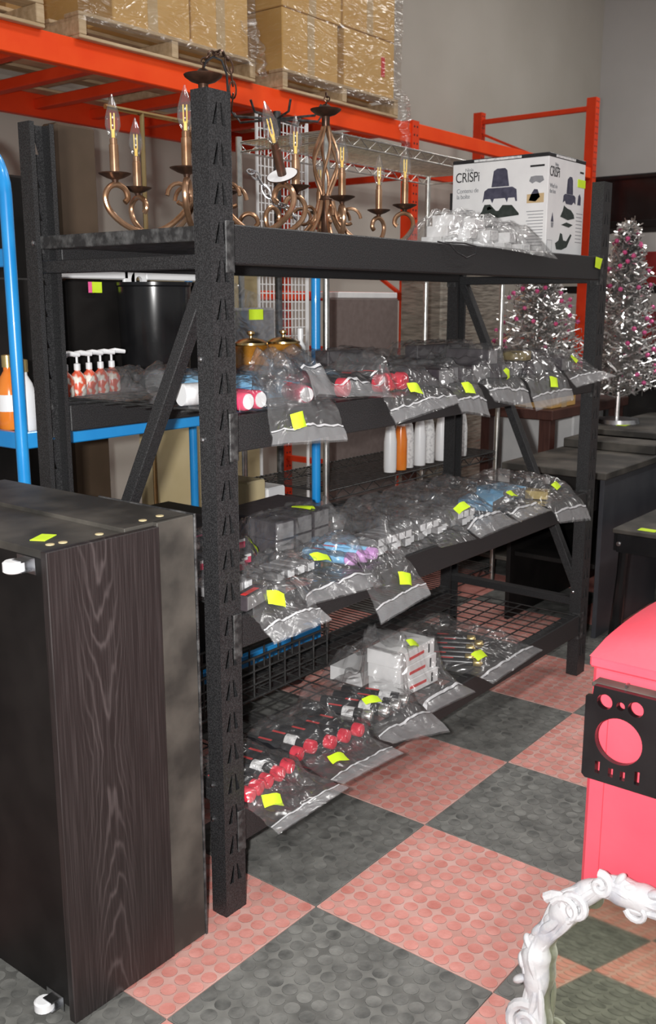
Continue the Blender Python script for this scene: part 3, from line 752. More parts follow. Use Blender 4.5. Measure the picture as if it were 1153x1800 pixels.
# left face: x=0 plane looking along -x; its print runs along -y
LF = lambda a, z: Matrix(((0, 0, -1, -.0006), (-1, 0, 0, BD-a), (0, 1, 0, z), (0, 0, 0, 1)))
FF = lambda a, z: Matrix(((1, 0, 0, a), (0, 0, -1, -.0006), (0, 1, 0, z), (0, 0, 0, 1)))
def art(F, S, W):
    text('Ninja', .016*S, 'inkgrey', F(.055*W if W < 1 else .05, .296), 'brand_print', cb, W)
    text('CRISPi', .046*S, 'ink', F(.012*W, .262), 'title_print', cb, .80*W)
    def poly(pts, m, nm='picture_print'):
        MB().prism([(x*W, y) for x, y in pts], .0004, F(0, 0)).build(nm, M[m], cb, smooth=False)
    poly([(.155, .238), (.162, .290), (.175, .297), (.205, .297), (.213, .290), (.222, .238)], 'inkblue')
    poly([(.122, .188), (.128, .226), (.142, .235), (.235, .235), (.250, .226), (.254, .188), (.248, .188), (.244, .200), (.220, .200), (.216, .186), (.208, .200), (.166, .200), (.160, .186), (.152, .200), (.130, .200)], 'inkblue')
    poly([(.105, .142), (.120, .160), (.130, .182), (.152, .182), (.175, .160), (.185, .160), (.200, .178), (.235, .176), (.262, .148), (.262, .142), (.18, .136)], 'inkgreen')
    poly([(.160, .168), (.150, .176), (.140, .172), (.142, .163)], 'label')
    poly([(.115, .112), (.160, .122), (.215, .122), (.252, .114), (.20, .106), (.16, .106)], 'inkgreen')
    poly([(.030, .100), (.036, .120), (.045, .138), (.054, .120), (.062, .100)], 'inkblue'); poly([(.030, .098), (.062, .098), (.058, .085), (.034, .085)], 'inkgrey')
    poly([(.296, .248), (.302, .262), (.318, .264), (.345, .262), (.350, .248), (.335, .240), (.320, .246), (.308, .240)], 'inkgrey')
    poly([(.298, .292), (.350, .292), (.350, .298), (.298, .298)], 'ink')
    poly([(.290, .178), (.352, .178), (.352, .208), (.290, .206)], 'tape'); poly([(.297, .186), (.305, .206), (.316, .222), (.328, .220), (.338, .196), (.322, .182)], 'inkblue')
art(LF, 1, 1)
text('Contenu de', .021, 'inkgrey', LF(.018, .226), 'caption_print', cb, .9); text('la boîte', .021, 'inkgrey', LF(.018, .207), 'caption_print', cb, .9)
b = MB()
for i, z in enumerate((.165, .158, .151, .130, .123)): b.box((-.0007, BD-.085+.004*i, z), (0, BD-.02, z+.0025))
for i in range(12): b.box((-.0007, BD-.352, .150-.010*i), (0, BD-.29-.004*(i % 3), .1522-.010*i))
b.build('small_print', M['inkgrey'], cb)['kind'] = 'stuff'
WF = BW/.365
def artF():
    text('Ninja', .016, 'inkgrey', FF(.045, .296), 'brand_print', cb, .8); text('CRISPi', .046, 'ink', FF(.008, .262), 'title_print', cb, .62)
    def poly(pts, m): MB().prism(pts, .0004, FF(0, 0)).build('picture_print', M[m], cb, smooth=False)
    poly([(.14, .215), (.145, .262), (.16, .272), (.178, .272), (.185, .262), (.19, .215)], 'inkblue')
    poly([(.115, .185), (.118, .208), (.13, .214), (.20, .214), (.212, .208), (.214, .185), (.2, .192), (.185, .182), (.14, .182), (.13, .192)], 'inkblue')
    poly([(.10, .138), (.118, .160), (.125, .176), (.15, .168), (.18, .164), (.205, .150), (.21, .138), (.16, .130)], 'inkgreen')
    poly([(.11, .112), (.15, .122), (.20, .116), (.17, .106)], 'inkgreen')
    poly([(.095, .06), (.105, .085), (.12, .082), (.13, .062), (.155, .060), (.185, .085), (.195, .082), (.16, .040), (.12, .03), (.08, .03), (.07, .05)], 'inkgreen')
    poly([(.03, .118), (.04, .148), (.05, .118)], 'inkblue'); poly([(.032, .116), (.05, .116), (.048, .100), (.034, .100)], 'inkgrey')
    poly([(.23, .185), (.235, .215), (.245, .222), (.255, .21), (.255, .185)], 'inkblue')
    poly([(.24, .29), (.27, .29), (.27, .296), (.24, .296)], 'ink')
    text("What's in", .019, 'inkgrey', FF(.012, .226), 'caption_print', cb, .8); text('the box', .019, 'inkgrey', FF(.012, .209), 'caption_print', cb, .8)
    b = MB()
    for (x0, x1, z0, z1) in ((.008, .045, .02, .021), (.008, .045, .058, .059), (.008, .009, .02, .059), (.044, .045, .02, .059)): b.box((x0, -.0007, z0), (x1, 0, z1))
    for i in range(9): b.box((.225, -.0007, .155-.012*i), (.275-.004*(i % 2), 0, .157-.012*i))
    b.build('small_print', M['inkgrey'], cb)['kind'] = 'stuff'
artF()
MB().box((.225, -.0016, .244), (BW+.001, -.0004, .270)).build('price_sticker', M['sticker'], cb)

# ---------------------------------------------------------------- zip bags
BAGQ = []
def bag(*a, **k): BAGQ.append((a, k))
FILMS = []; GOODS = None
def bvh_of(objs):
    from mathutils.bvhtree import BVHTree
    bpy.context.view_layer.update(); V = []; F = []
    for r in objs:
        for o in [r]+list(r.children_recursive):
            if o.type != 'MESH': continue
            n = len(V); mw = o.matrix_world; V += [mw @ v.co for v in o.data.vertices]; F += [[n+q for q in p.vertices] for p in o.data.polygons]
    return BVHTree.FromPolygons(V, F)
RING = [(0, 0)]+[(r*cos(k*pi/4), r*sin(k*pi/4)) for r in (.007, .013) for k in range(8)]
def hit_z(tree, x, y, zs, ring=RING):
    best = None
    for dx, dy in ring:
        h = tree.ray_cast(Vector((x+dx, y+dy, zs+.205)), Vector((0, 0, -1)), .202)
        if h[0] is not None and (best is None or h[0].z > best): best = h[0].z
    return best
def bag_build(label, ML, MR, zs, yb, hc, sh=(0, 0), st=None, seed=1, zipv=.88, ey=-.012, nu=30, nv=46, name='zip_bag', puff=.024, ez=.0035, crumple=.014, ex=(None, None)):
    from mathutils.bvhtree import BVHTree
    ML, MR = Vector(ML), Vector(MR)
    BL = Vector((ML.x+sh[0], yb, zs+.0034)); BR = Vector((MR.x+sh[1], yb, zs+.0034))
    k = (yb-ey)/max(yb-ML.y, .01) if ML.y < ey else .75
    EL = BL.lerp(ML, k); ER = BR.lerp(MR, k); EL.z = zs+ez; ER.z = zs+ez
    if ML.y < ey: EL.y = ER.y = ey
    if ex[0] is not None: EL.x = ex[0]
    if ex[1] is not None: ER.x = ex[1]
    l1 = (EL-BL).length; l2 = (ML-EL).length; ve = l1/(l1+l2)
    def base(u, v):
        a, b, c = BL.lerp(BR, u), EL.lerp(ER, u), ML.lerp(MR, u)
        if v < ve-.08: return a.lerp(b, v/ve)
        if v > ve+.08: return b.lerp(c, (v-ve)/(1-ve))
        p0 = a.lerp(b, (ve-.08)/ve); p2 = b.lerp(c, .08/(1-ve)); t = (v-ve+.08)/.16
        return p0*(1-t)**2+b*(2*t*(1-t))+p2*t*t
    up, lo, req = {}, {}, {}
    for j in range(nv+1):
        v = j/nv
        for i in range(nu+1):
            u = i/nu; p = base(u, v); e = min(1, 4*u*(1-u)*1.6); s_ = min(1, v/.10) if v < .5 else 1
            q = Vector((u*4+seed*3.1, v*5, seed*1.7)); n1 = noise.noise(q); n2 = noise.noise(q*2.7)
            n3 = abs(noise.noise(q*1.6+Vector((9, 3, 1))))+.55*abs(noise.noise(q*4.1+Vector((2, 7, 5))))
            p = p+Vector((.008*n2*(1-e)*(0 if abs(v-ve) < .1 else 1), 0, 0))
            if ez > .01 and p.y > .040: p.z = zs+.0034     # the board lies lower than the beam
            if p.y > ey-.001:                      # lying on the shelf: rests on earlier bags, goes over the goods
                for f in FILMS:
                    z = hit_z(f, p.x, p.y, zs, RING[:9])
                    if z is not None and z+.003 > p.z: p.z = z+.003
                z = hit_z(GOODS, p.x, p.y, zs); rq = max(p.z+.002, z+.005 if z is not None else -9)
            else:                                   # hanging: lies in front of earlier hanging films
                for f in FILMS:
                    for dx in (-.006, 0, .006):
                        h = f.ray_cast(Vector((p.x+dx, -.5, p.z)), Vector((0, 1, 0)), .5+p.y+.004)
                        if h[0] is not None and h[0].y-.005 < p.y: p.y = h[0].y-.005
                rq = p.z
                z = hit_z(GOODS, p.x, p.y, zs, RING)
                if z is not None and z > p.z-.03: rq = max(rq, z+.005)
            lo[i, j] = p
            inside = max(0, min(1, (ve*1.02-v)/.22)) if ve < .97 else max(0, min(1, (1-v)/.25))
            h = .80*hc*e**.6*(s_**.5)*(inside**.7)+puff*e*s_*(1-v)**.5*min(1, (1-v)*6)
            req[i, j] = (rq, h, crumple*(.15+.85*min(1, (1-v)*3.2))*1.35*(n1*.9+n2*.5+(.3-n3)*1.2)*e*s_, e*s_)
    Z = {k_: max(req[k_][0], lo[k_].z+req[k_][1]) for k_ in lo}
    for it in range(9):                             # the film spans between what it lies on
        Z = {(i, j): max(Z[i, j], .25*(Z[max(i-1, 0), j]+Z[min(i+1, nu), j]+Z[i, max(j-1, 0)]+Z[i, min(j+1, nv)])-.0006) if 0 < i < nu and 0 < j < nv else Z[i, j] for (i, j) in Z}
    for k_ in lo:
        rq, h, c, es = req[k_]; p = lo[k_]
        t = Vector((p.x, p.y, Z[k_]))+Vector((0, -.5, .85))*(c+.003*es); t.z = max(t.z, rq, p.z+.001)
        if p.y <= ey-.001: t.y = min(t.y, p.y-.0015)
        up[k_] = t
    def top(u, v):
        x, y = min(max(u, 0), 1)*nu, min(max(v, 0), 1)*nv; i, j = min(int(x), nu-1), min(int(y), nv-1); a, b = x-i, y-j
        return up[i, j].lerp(up[i+1, j], a).lerp(up[i, j+1].lerp(up[i+1, j+1], a), b)
    root = thing(name, label, 'bag', (0, 0, 0))
    b = MB().grid(top, nu, nv).grid(lambda u, v: lo[round(u*nu), round(v*nv)], nu, nv); b.build('film', M['bag'], root, ang=180)
    FILMS.append(BVHTree.FromPolygons([Vector(q) for q in b.v], b.f))
    if zipv:
        MB().grid(lambda u, v: top(u, zipv+.012*v)+Vector((0, -.002, .001)), nu, 2).build('zip_seal', M['zipline'], root, ang=80)
        MB().grid(lambda u, v: top(u, zipv+.018+(.99-zipv-.018)*v)+Vector((0, -.0012, .0008)), nu, 3).build('zip_lip', M['zip'], root, ang=80)
    if st:
        u0, v0, wd, hg, rot = st
        cl_ = lambda t: min(.98, max(.02, t))
        c0 = sum((top(cl_(u0+i_*.05), cl_(v0+j_*.04)) for i_ in (-1, 0, 1) for j_ in (-1, 0, 1)), Vector())/9
        tu = (top(cl_(u0+.12), v0)-top(cl_(u0-.12), v0)).normalized(); tv_ = (top(u0, cl_(v0+.10))-top(u0, cl_(v0-.10))); tv_ = (tv_-tu*tv_.dot(tu)).normalized()
        nn_ = tu.cross(tv_); nn_ = -nn_ if nn_.z < 0 else nn_
        def sg(a, c):
            x, y = (a-.5)*wd, (c-.5)*hg; xr, yr = x*cos(rot)-y*sin(rot), x*sin(rot)+y*cos(rot)
            return c0+tu*xr+tv_*yr+nn_*(.010-.006*(2*a-1)**2+.002*sin(7*a+3*c+seed))
        MB().grid(sg, 5, 4).build('price_sticker', M['sticker'], root, ang=80)
    return root
SW, SH_ = .044, .030
# second shelf
bag('flat zip bag of magenta tubes on the second shelf beside the post', (.075, -.02, 1.19), (.30, -.02, 1.186), L2, .315, .055, (.015, .02), None, 1, None)
bag('zip bag with its open end hanging over the second beam, neon sticker square', (.130, -.045, 1.108), (.400, -.05, 1.090), L2, .15, .05, (.13, .0), (.36, .84, SW, .036, .0), 2)
bag('zip bag of light blue packs behind the hanging bag on the second shelf', (.30, -.02, 1.20), (.64, -.025, 1.175), L2, .33, .055, (.02, .01), None, 3, .86)
bag('wide zip bag with red capped bottles and a slanted neon sticker', (.59, -.055, 1.112), (.91, -.055, 1.142), L2, .24, .06, (.04, .0), (.44, .78, .052, .030, .25), 4)
bag('narrow zip bag of dark packs drooping next to the red capped bottles', (.929, -.05, 1.112), (1.09, -.05, 1.085), L2, .25, .055, (-.005, .02), (.48, .82, .045, .035, .3), 5)
bag('zip bag of dark purple packs hanging before the diagonal brace on shelf two', (1.115, -.05, 1.130), (1.365, -.05, 1.084), L2, .25, .06, (0, .01), (.52, .80, .032, .034, 1.2), 6)
bag('zip bag of golden brown packs near the far post on shelf two', (1.385, -.05, 1.078), (1.67, -.05, 1.092), L2, .25, .065, (0, .0), (.55, .82, .055, .036, .15), 7)
bag('crumpled zip bag poking past the far post on shelf two', (1.66, -.06, 1.135), (1.975, -.07, 1.155), L2, .25, .06, (.005, -.075), (.48, .72, .06, .03, -.4), 8, ex=(None, 1.925))
bag('long grey bag lying over dark packs at the back of shelf two', (.72, .262, 1.192), (1.235, .262, 1.192), L2, .455, .085, (-.05, .0), None, 9, None)
bag('long shiny bag over dark packs behind the purple packs on shelf two', (1.225, .262, 1.192), (1.80, .262, 1.192), L2, .50, .095, (.0, .0), None, 10, None)
# third shelf
bag('zip bag holding a red printed black box, hanging over the third beam by the post', (.085, -.085, .672), (.296, -.08, .672), L3, .205, .05, (.0, -.04), (.40, .72, .048, .036, .5), 11, .86)
bag('zip bag with gold print lying across the third beam beside the red printed box', (.235, -.05, .715), (.55, -.05, .694), L3, .205, .05, (.05, -.07), (.55, .64, .055, .028, .35), 12, .86)
bag('zip bag of light blue tubes with lilac ends, zip dangling below the third beam', (.505, -.08, .606), (.742, -.08, .630), L3, .20, .05, (-.02, -.09), (.66, .80, .05, .036, .35), 13, .88)
bag('zip bag of white ended cartons in the middle of the third shelf', (.655, -.02, .740), (.875, -.02, .738), L3, .34, .075, (.09, .0), None, 14, None)
bag('zip bag of dark cartons with white ends resting on the third beam', (.87, -.03, .730), (1.07, -.03, .718), L3, .38, .085, (.0, .02), None, 15, None)
bag('zip bag of grey cartons with a neon sticker next to the light blue pouch', (1.075, -.04, .718), (1.33, -.04, .725), L3, .40, .085, (.015, .01), (.16, .78, .045, .03, .4), 16)
bag('zip bag with a light blue pouch near the far end of shelf three', (1.325, -.04, .725), (1.56, -.04, .725), L3, .37, .075, (.01, -.02), (.42, .80, .04, .03, .3), 17, .9)
bag('rounded zip bag drooping off shelf three at the far post', (1.60, -.055, .675), (1.86, -.055, .640), L3, .34, .07, (-.055, -.08), (.52, .74, .045, .028, -.2), 18, .9)
bag('zip bag of pink topped lipstick cartons at the back of shelf three', (.10, .218, .745), (.43, .218, .745), L3, .435, .08, (.0, .0), (.85, .80, .05, .03, .2), 19, None)
bag('zip bag of black cartons with a bent neon sticker at the back of shelf three', (.45, .206, .735), (.75, .206, .735), L3, .435, .085, (.0, .0), (.60, .66, .035, .06, -.2), 20, None)
# bottom shelf
bag('zip bag of red capped bottles beside the near post on the bottom shelf', (.045, -.125, .240), (.314, -.12, .240), L4, .21, .052, (.0, -.03), (.22, .74, .05, .034, .5), 21, .9, ex=(.074, None))
bag('zip bag of red capped bottles in the middle of the bottom shelf front', (.300, -.115, .255), (.560, -.12, .240), L4, .25, .052, (-.005, .02), (.30, .78, .05, .032, .35), 22, .88)
bag('zip bag of black bottles with clear round caps on the bottom shelf', (.57, -.075, .250), (.83, -.10, .198), L4, .27, .055, (-.01, .0), (.32, .62, .055, .026, .35), 23, .84)
bag('zip bag of stacked white cartons on the bottom shelf', (.810, -.05, .250), (1.045, -.06, .240), L4, .375, .085, (-.005, .01), (.45, .66, .05, .026, .35), 24, .9)
bag('large zip bag of slim black tubes with gold caps on the bottom shelf', (1.15, -.06, .232), (1.50, -.06, .245), L4, .40, .045, (-.08, .03), (.20, .80, .05, .034, .2), 25, .9)
# top shelf
bag('crumpled clear bag of small white cartons on the top shelf before the white box', (.925, -.02, 1.583), (1.53, -.03, 1.555), L1-.012, .190, .085, (.0, -.0), None, 26, None, crumple=.020, ez=.0165)

# ---------------------------------------------------------------- contents of the bags
def place(proto, loc, rot, label=None, group=None, first=[]):
    c = copy_tree(proto); c.location = loc; c.rotation_euler = rot
    if label: c['label'] = label
    if group: c['group'] = group
    return c
def lay_bottle(cap, body, lab, R_=.0185, Ln=.16, rim=None):
    t = thing('bottle', 'x', 'bottle', (0, 0, 0))          # axis along +y from cap to base
    Rm = RX(-pi/2)
    MB().lathe([(R_*.5, .022), (R_*.98, .028), (R_, .04), (R_, Ln), (R_*.9, Ln+.004)], 18, Rm).build('body', M[body], t)
    MB().lathe([(R_*.55, -.003), (R_*.9, -.001), (R_, .003), (R_, .024), (R_*.9, .026)], 18, Rm).build('cap', M[cap], t)
    MB().lathe([(R_*(.82 if rim else .55), -.0040), (R_*(.82 if rim else .55), -.001)], 16, Rm).build('cap_rim', M[rim or cap], t)
    if lab: MB().lathe([(R_+.0005, .05), (R_+.0005, .085)], 18, Rm, cap=False).build('label_band', M['label'], t)
    MB().box((-.004, R_*0+.09, R_-.0002), (.004, .13, R_+.0006)).build('print', M['printred'], t)
    return t
def drop(t):
    for ch in list(t.children):
        for g in list(ch.children): bpy.data.objects.remove(g)
        bpy.data.objects.remove(ch)
    bpy.data.objects.remove(t)
P1 = lay_bottle('cap', 'bottle', True); P2 = lay_bottle('cap', 'bottle', False)
for i, (x, y) in enumerate([(.097, .002), (.135, .010), (.174, .014), (.220, .016), (.266, .024)]):
    place((P1 if i % 2 else P2), (x, y, L4+.024), (0, 0, .12), 'black bottle with red cap in the bottom shelf bag by the post', 'red capped bottles by the post')
for i, (x, y) in enumerate([(.335, .050), (.388, .048), (.441, .024), (.495, .018), (.548, .012)]):
    place((P1 if i == 1 else P2), (x, y, L4+.024), (0, 0, .16), 'black bottle with red cap in the second bag of the bottom shelf', 'red capped bottles in the second bag')
P3 = lay_bottle('glassy' if False else 'lilac', 'bottle', True, .019, .20)
for ch in P3.children:
    if ch.name.startswith('cap'): ch.data.materials[0] = M['tinsel']
for i, (x, y) in enumerate([(.640, .045), (.700, .03), (.752, .025), (.80, .03)]):
    place(P3, (x, y, L4+.024), (0, 0, .30), 'black bottle with clear silvery cap on the bottom shelf', 'clear capped black bottles')
for p in (P1, P2, P3): drop(p)
def carton_item(name, w, d, h, m, end=None, endm='whitepl', pr=None):
    t = thing(name, 'x', 'box')
    MB().box((-w/2, 0, 0), (w/2, d, h), .0012).build('carton_body', M[m], t)
    if end: MB().box((-w/2*.94, -.0008, h*.06), (w/2*.94, 0, h*.94)).build('end_label', M[endm], t)
    if pr: MB().box((-w*.25, -.0010, h*.35), (w*.18, -.0001, h*.55)).build('print', M[pr], t)
    return t
# stacked white cartons
pw = carton_item('white_carton', .20, .12, .045, 'white', False, pr='printred')
MB().box((.062, -.001, .008), (.070, -.0001, .037)).build('print', M['ink'], pw)
for i in range(3):
    place(pw, (.925, .07+.004*i, L4+.006+.0458*i), (0, 0, .04*(i-1)), ['lowest', 'middle', 'top'][i]+' white carton of the stack in the bottom shelf bag', 'stacked white cartons')
place(pw, (.93, .225, L4+.006), (0, 0, .05), 'white carton lying behind the stack in the bottom shelf bag'); drop(pw)
P4 = lay_bottle('gold', 'bottle', False, .013, .22)
for i, (x, y, a) in enumerate([(1.215+.0405*k-.013*(k % 2), .02+.022*k+.024*(k % 2), .50) for k in range(6)]):
    place(P4, (x, y, L4+.018), (0, 0, a), 'slim black tube with gold cap at the far end of the bottom shelf', 'gold capped tubes')
drop(P4)
# second shelf contents
P5 = lay_bottle('pink', 'pink', False, .021, .10, 'whitepl')
for i, (x, y, z, a) in enumerate([(.108, .005, .027, .05), (.156, .012, .027, .0), (.315, .01, .027, -.45)]):
    place(P5, (x, y, L2+z), (0, 0, a), 'magenta tube with white round end on the second shelf', 'magenta tubes')
drop(P5)
pb = carton_item('blue_pack', .11, .14, .03, 'skyblue', True, 'skyblue')
for i, (x, y) in enumerate([(.235, .16), (.245, .165), (.395, .16), (.572, .15)]):
    place(pb, (x, y, L2+.006+.031*(i == 1)), (0, 0, .05*(i % 2)), 'light blue flat pack in a bag on the second shelf', 'light blue packs')
drop(pb)
P6 = lay_bottle('cap', 'bottle', False, .024, .12)
for i, (x, y) in enumerate([(.66, .03), (.715, .04), (.765, .035)]):
    place(P6, (x, y, L2+.030), (0, 0, .1), 'stout bottle with red cap inside the wide second shelf bag', 'stout red capped bottles')
place(P6, (.50, .03, L2+.030), (0, 0, .2), 'black round bottle between the blue packs and red capped bottles'); drop(P6)
pk = carton_item('dark_pack', .055, .15, .045, 'dkcard', True, 'greycard')
for i, x in enumerate((.960, 1.018, 1.076, 1.150, 1.210, 1.270, 1.330, 1.420, 1.484, 1.548, 1.612, 1.700, 1.758, 1.816, 1.874, 1.240)):
    place(pk, (x, .03+.02*(i % 3), L2+.006+.046*(i == 15)), (0, 0, .008*((i*7) % 5-2)), 'dark slim pack lying in the bags toward the far post', 'dark packs on the second shelf')
for i in range(9):
    place(pk, ((.90+.160*i, .36, L2+.006) if i < 6 else ((.98, 1.46, 1.62)[i-6], .36, L2+.0525)), (0, 0, 1.45), 'dark pack in the long bag at the back of shelf two', 'dark packs at the back')
drop(pk)
# third shelf contents
pl = carton_item('lipstick_carton', .026, .07, .026, 'greycard', True, 'pink')
MB().box((-.0122, -.0010, .018), (.0122, -.0001, .025)).build('print', M['whitepl'], pl)
sp_ = [(.12+.034*k, .24+.02*(k % 3), .006) for k in range(9)]+[(.20+.034*k, .25+.01*k, .034) for k in range(6)]+[(.27+.034*k, .25, .062) for k in range(3)]
for i, (x, y, z) in enumerate(sp_):
    place(pl, (x, y, L3+z), (0, 0, .03*((i*5) % 4-1.5)), 'pink ended lipstick carton at the back of shelf three', 'pink ended cartons')
drop(pl)
pwn = carton_item('white_ended_carton', .030, .09, .022, 'greycard', True)
sp_ = [(.682+.034*k, .05+.012*(k % 2), .006) for k in range(6)]+[(.692+.034*k, .055, .0285) for k in range(5)]
for i, (x, y, z) in enumerate(sp_): place(pwn, (x, y, L3+z), (0, 0, .03), 'small white ended carton mid third shelf', 'white ended cartons mid shelf')
sp_ = [(x, .06+.01*(k % 3), .006) for k, x in enumerate((.900, .936, .972, 1.008, 1.044, 1.115, 1.151, 1.187, 1.223))]+[(x, .065, .0285) for x in (.918, .954, .990, 1.133, 1.169, 1.205)]
for i, (x, y, z) in enumerate(sp_): place(pwn, (x, y, L3+z), (0, 0, .02*((i*3) % 4-1)), 'small white ended carton toward the far end of shelf three', 'white ended cartons far')
sp_ = [(.105+.032*k, .10, .012) for k in range(4)]+[(.32+.04*k, .10, .006) for k in range(4)]
for i, (x, y, z) in enumerate(sp_): place(pwn, (x, y, L3+z), (0, 0, .1), 'small white ended carton in a bag beside the post on shelf three', 'white ended cartons by the post')
drop(pwn)
pr_ = carton_item('printed_carton', .10, .035, .036, 'dkcard', True, 'greycard'); MB().box((-.045, .006, .0362), (.02, .02, .0368)).build('print', M['printred'], pr_)
place(pr_, (.130, .005, L3+.006), (0, 0, .25), 'small black carton with red print in the bag by the post'); drop(pr_)
pbk = carton_item('black_carton', .07, .10, .05, 'dkcard', True, 'greycard')
for i in range(6): place(pbk, (.50+.092*(i % 3), .240+.01*(i % 3), L3+.006+.051*(i//3)), (0, 0, .05*(i % 3-1)), 'small black carton at the back of the third shelf', 'small black cartons')
drop(pbk)
P7 = lay_bottle('lilac', 'skyblue', False, .017, .15)
for i, (x, y) in enumerate([(.545, .035), (.588, .03), (.628, .028)]): place(P7, (x, y, L3+.024), (0, 0, .18), 'light blue tube with lilac end on the third shelf', 'light blue tubes')
drop(P7)
pp = carton_item('blue_pouch', .13, .12, .035, 'skyblue', True, 'greycard')
place(pp, (1.44, .10, L3+.006), (0, 0, .2), 'light blue pouch in a bag near the far end of shelf three')
place(pp, (1.63, .14, L3+.006), (0, 0, -.2), 'light blue pouch in the rounded bag at the far post'); drop(pp)
pg = carton_item('gold_pack', .05, .08, .03, 'gold', False)
place(pg, (1.70, .04, L3+.006), (0, 0, .3), 'gold pack in the rounded bag on shelf three'); place(pg, (1.516, .05, L2+.0515), (0, 0, .1), 'gold pack in the second shelf bag near the far post'); drop(pg)
pwt = carton_item('small_white_carton', .05, .07, .03, 'white', True, 'label')
k = 0
for lay, cnt in ((0, 9), (1, 7), (2, 4)):
    for i in range(cnt):
        place(pwt, (.975+.060*i+.03*lay, .044+.03*((i*3) % 2), L1-.0075+.0310*lay), (0, 0, .06*((i*5+lay) % 4-1.5)), 'small white carton in the crumpled bag on the top shelf', 'small white cartons on the top shelf')
drop(pwt)
# clear bottle and bags lying at the left end of level two
cbt = thing('clear_bottle', 'clear plastic bottle lying in film at the rack end of shelf two', 'bottle', (.20, .40, L2+.04), 1.9)
MB().lathe([(.008, .0), (.035, .004), (.037, .02), (.037, .14), (.015, .17)], 20, RX(pi/2)).build('body', M['glass'], cbt)
MB().lathe([(.006, .17), (.018, .171), (.018, .19)], 14, RX(pi/2)).build('cap', M['tinsel'], cbt)
bag('grey film bag lying at the rack end of shelf two behind the brace', (.09, .325, 1.19), (.30, .325, 1.19), L2, .58, .05, (.0, .02), None, 31, None)
rol = thing('paper_roll', 'white roll on shelf two behind the near slotted post', 'roll', (.150, .185, L2+.032), 1.35)
MB().lathe([(.01, 0), (.026, 0), (.026, .06), (.01, .06)], 22, RX(-pi/2)).build('roll_body', M['whitepl'], rol)

# the films go over the goods
GOODS = bvh_of([o for o in bpy.data.objects if o.parent is None and o.name.split('.')[0] in ('bottle', 'blue_pack', 'blue_pouch', 'dark_pack', 'gold_pack', 'lipstick_carton', 'white_ended_carton', 'printed_carton', 'black_carton', 'white_carton', 'small_white_carton', 'clear_bottle', 'paper_roll', 'black_wire')])
for a_, k_ in BAGQ: bag_build(*a_, **k_)

# ---------------------------------------------------------------- red cart with black cup holder
rc = thing('red_tool_cart', 'red plastic cart with a black cup holder tray on its side', 'cart', (.104, -.815, 0))
b = MB()
b.box((0, -.60, .05), (.46, 0, .795), .008); b.build('body', M['redpl'], rc)
MB().box((-.006, -.565, .10), (.0, -.035, .72), .003).build('side_panel', M['redpl'], rc)
def lidP(u, v):
    x = -.008+.49*u; y = .003-.61*v
    e = min(1, 7*min(u, 1-u)); e2 = min(1, 8*min(v, 1-v)); h = .034*sin(pi*min(1, max(0, .06+.9*u)))**.8*e**.6*(.55+.45*e2**.7)
    return (x, y, .812+h*1.25)
lid = MB().grid(lidP, 22, 22).box((-.008, -.605, .792), (.482, .003, .8125), .004).build('lid', M['redpl'], rc)
MB().box((.10, -.50, .852), (.36, -.10, .858), .003).build('lid_ridge', M['redpl'], lid)
MB().box((.10, -.17, .8595), (.15, -.12, .861), 0).build('price_sticker', M['sticker'], lid)
for x in (.05, .41):
    for y in (-.05, -.55): MB().lathe([(.01, -.012), (.04, -.012), (.045, 0), (.04, .012), (.01, .012)], 16, T(x, y, .045) @ RX(pi/2)).build('wheel', M['blackgloss'], rc)
# cup holder tray: a plate with real holes
def holder():
    bm = bmesh.new()
    y0, y1, z0, z1 = -.40, .0, .0, .172
    outer = [(y1-.006, z0), (y1, z0+.006), (y1, z1-.022), (y1-.012, z1-.020), (y1-.014, z1), (y0, z1), (y0, z0)]
    loops = [outer]
    def circ(cy, cz, r, n=28): loops.append([(cy+r*cos(2*pi*k/n), cz+r*sin(2*pi*k/n)) for k in range(n)])
    for off in (0, .20):
        circ(-.034-off, .147, .0135); circ(-.062-off, .146, .0075, 16); circ(-.088-off, .147, .0135)
        circ(-.062-off, .082, .0415, 40)
        for c, hgt in ((-.028, .018), (-.052, .012), (-.073, .012), (-.098, .020)):
            loops.append([(c-off-.0042, .014), (c-off+.0042, .014), (c-off+.0042, .018+hgt), (c-off-.0042, .018+hgt)])
    es = []
    for lp in loops:
        vs = [bm.verts.new((0, a, b_)) for a, b_ in lp]; es += [bm.edges.new((vs[i], vs[(i+1) % len(vs)])) for i in range(len(vs))]
    bmesh.ops.triangle_fill(bm, edges=es, use_beauty=True, use_dissolve=False, normal=(-1, 0, 0))
    r = bmesh.ops.extrude_face_region(bm, geom=list(bm.faces)); bmesh.ops.translate(bm, vec=(.011, 0, 0), verts=[g for g in r['geom'] if isinstance(g, bmesh.types.BMVert)])
    bmesh.ops.recalc_face_normals(bm, faces=bm.faces)
    me = bpy.data.meshes.new('cup_holder'); bm.to_mesh(me); bm.free(); me.materials.append(M['blackgloss']); return me
hd = link('cup_holder', holder(), rc); hd.location = (-.050, -.012, .606)
MB().box((-.0375, -.39, .770), (-.006, -.016, .778), .002).build('holder_top', M['dusty'], rc)
MB().box((-.0375, -.40, .606), (-.006, -.35, .612), .001).build('holder_arm', M['blackgloss'], rc)
MB().box((-.030, -.075, .779), (-.018, -.072, .784)).build('holder_clip', M['bolt'], rc)

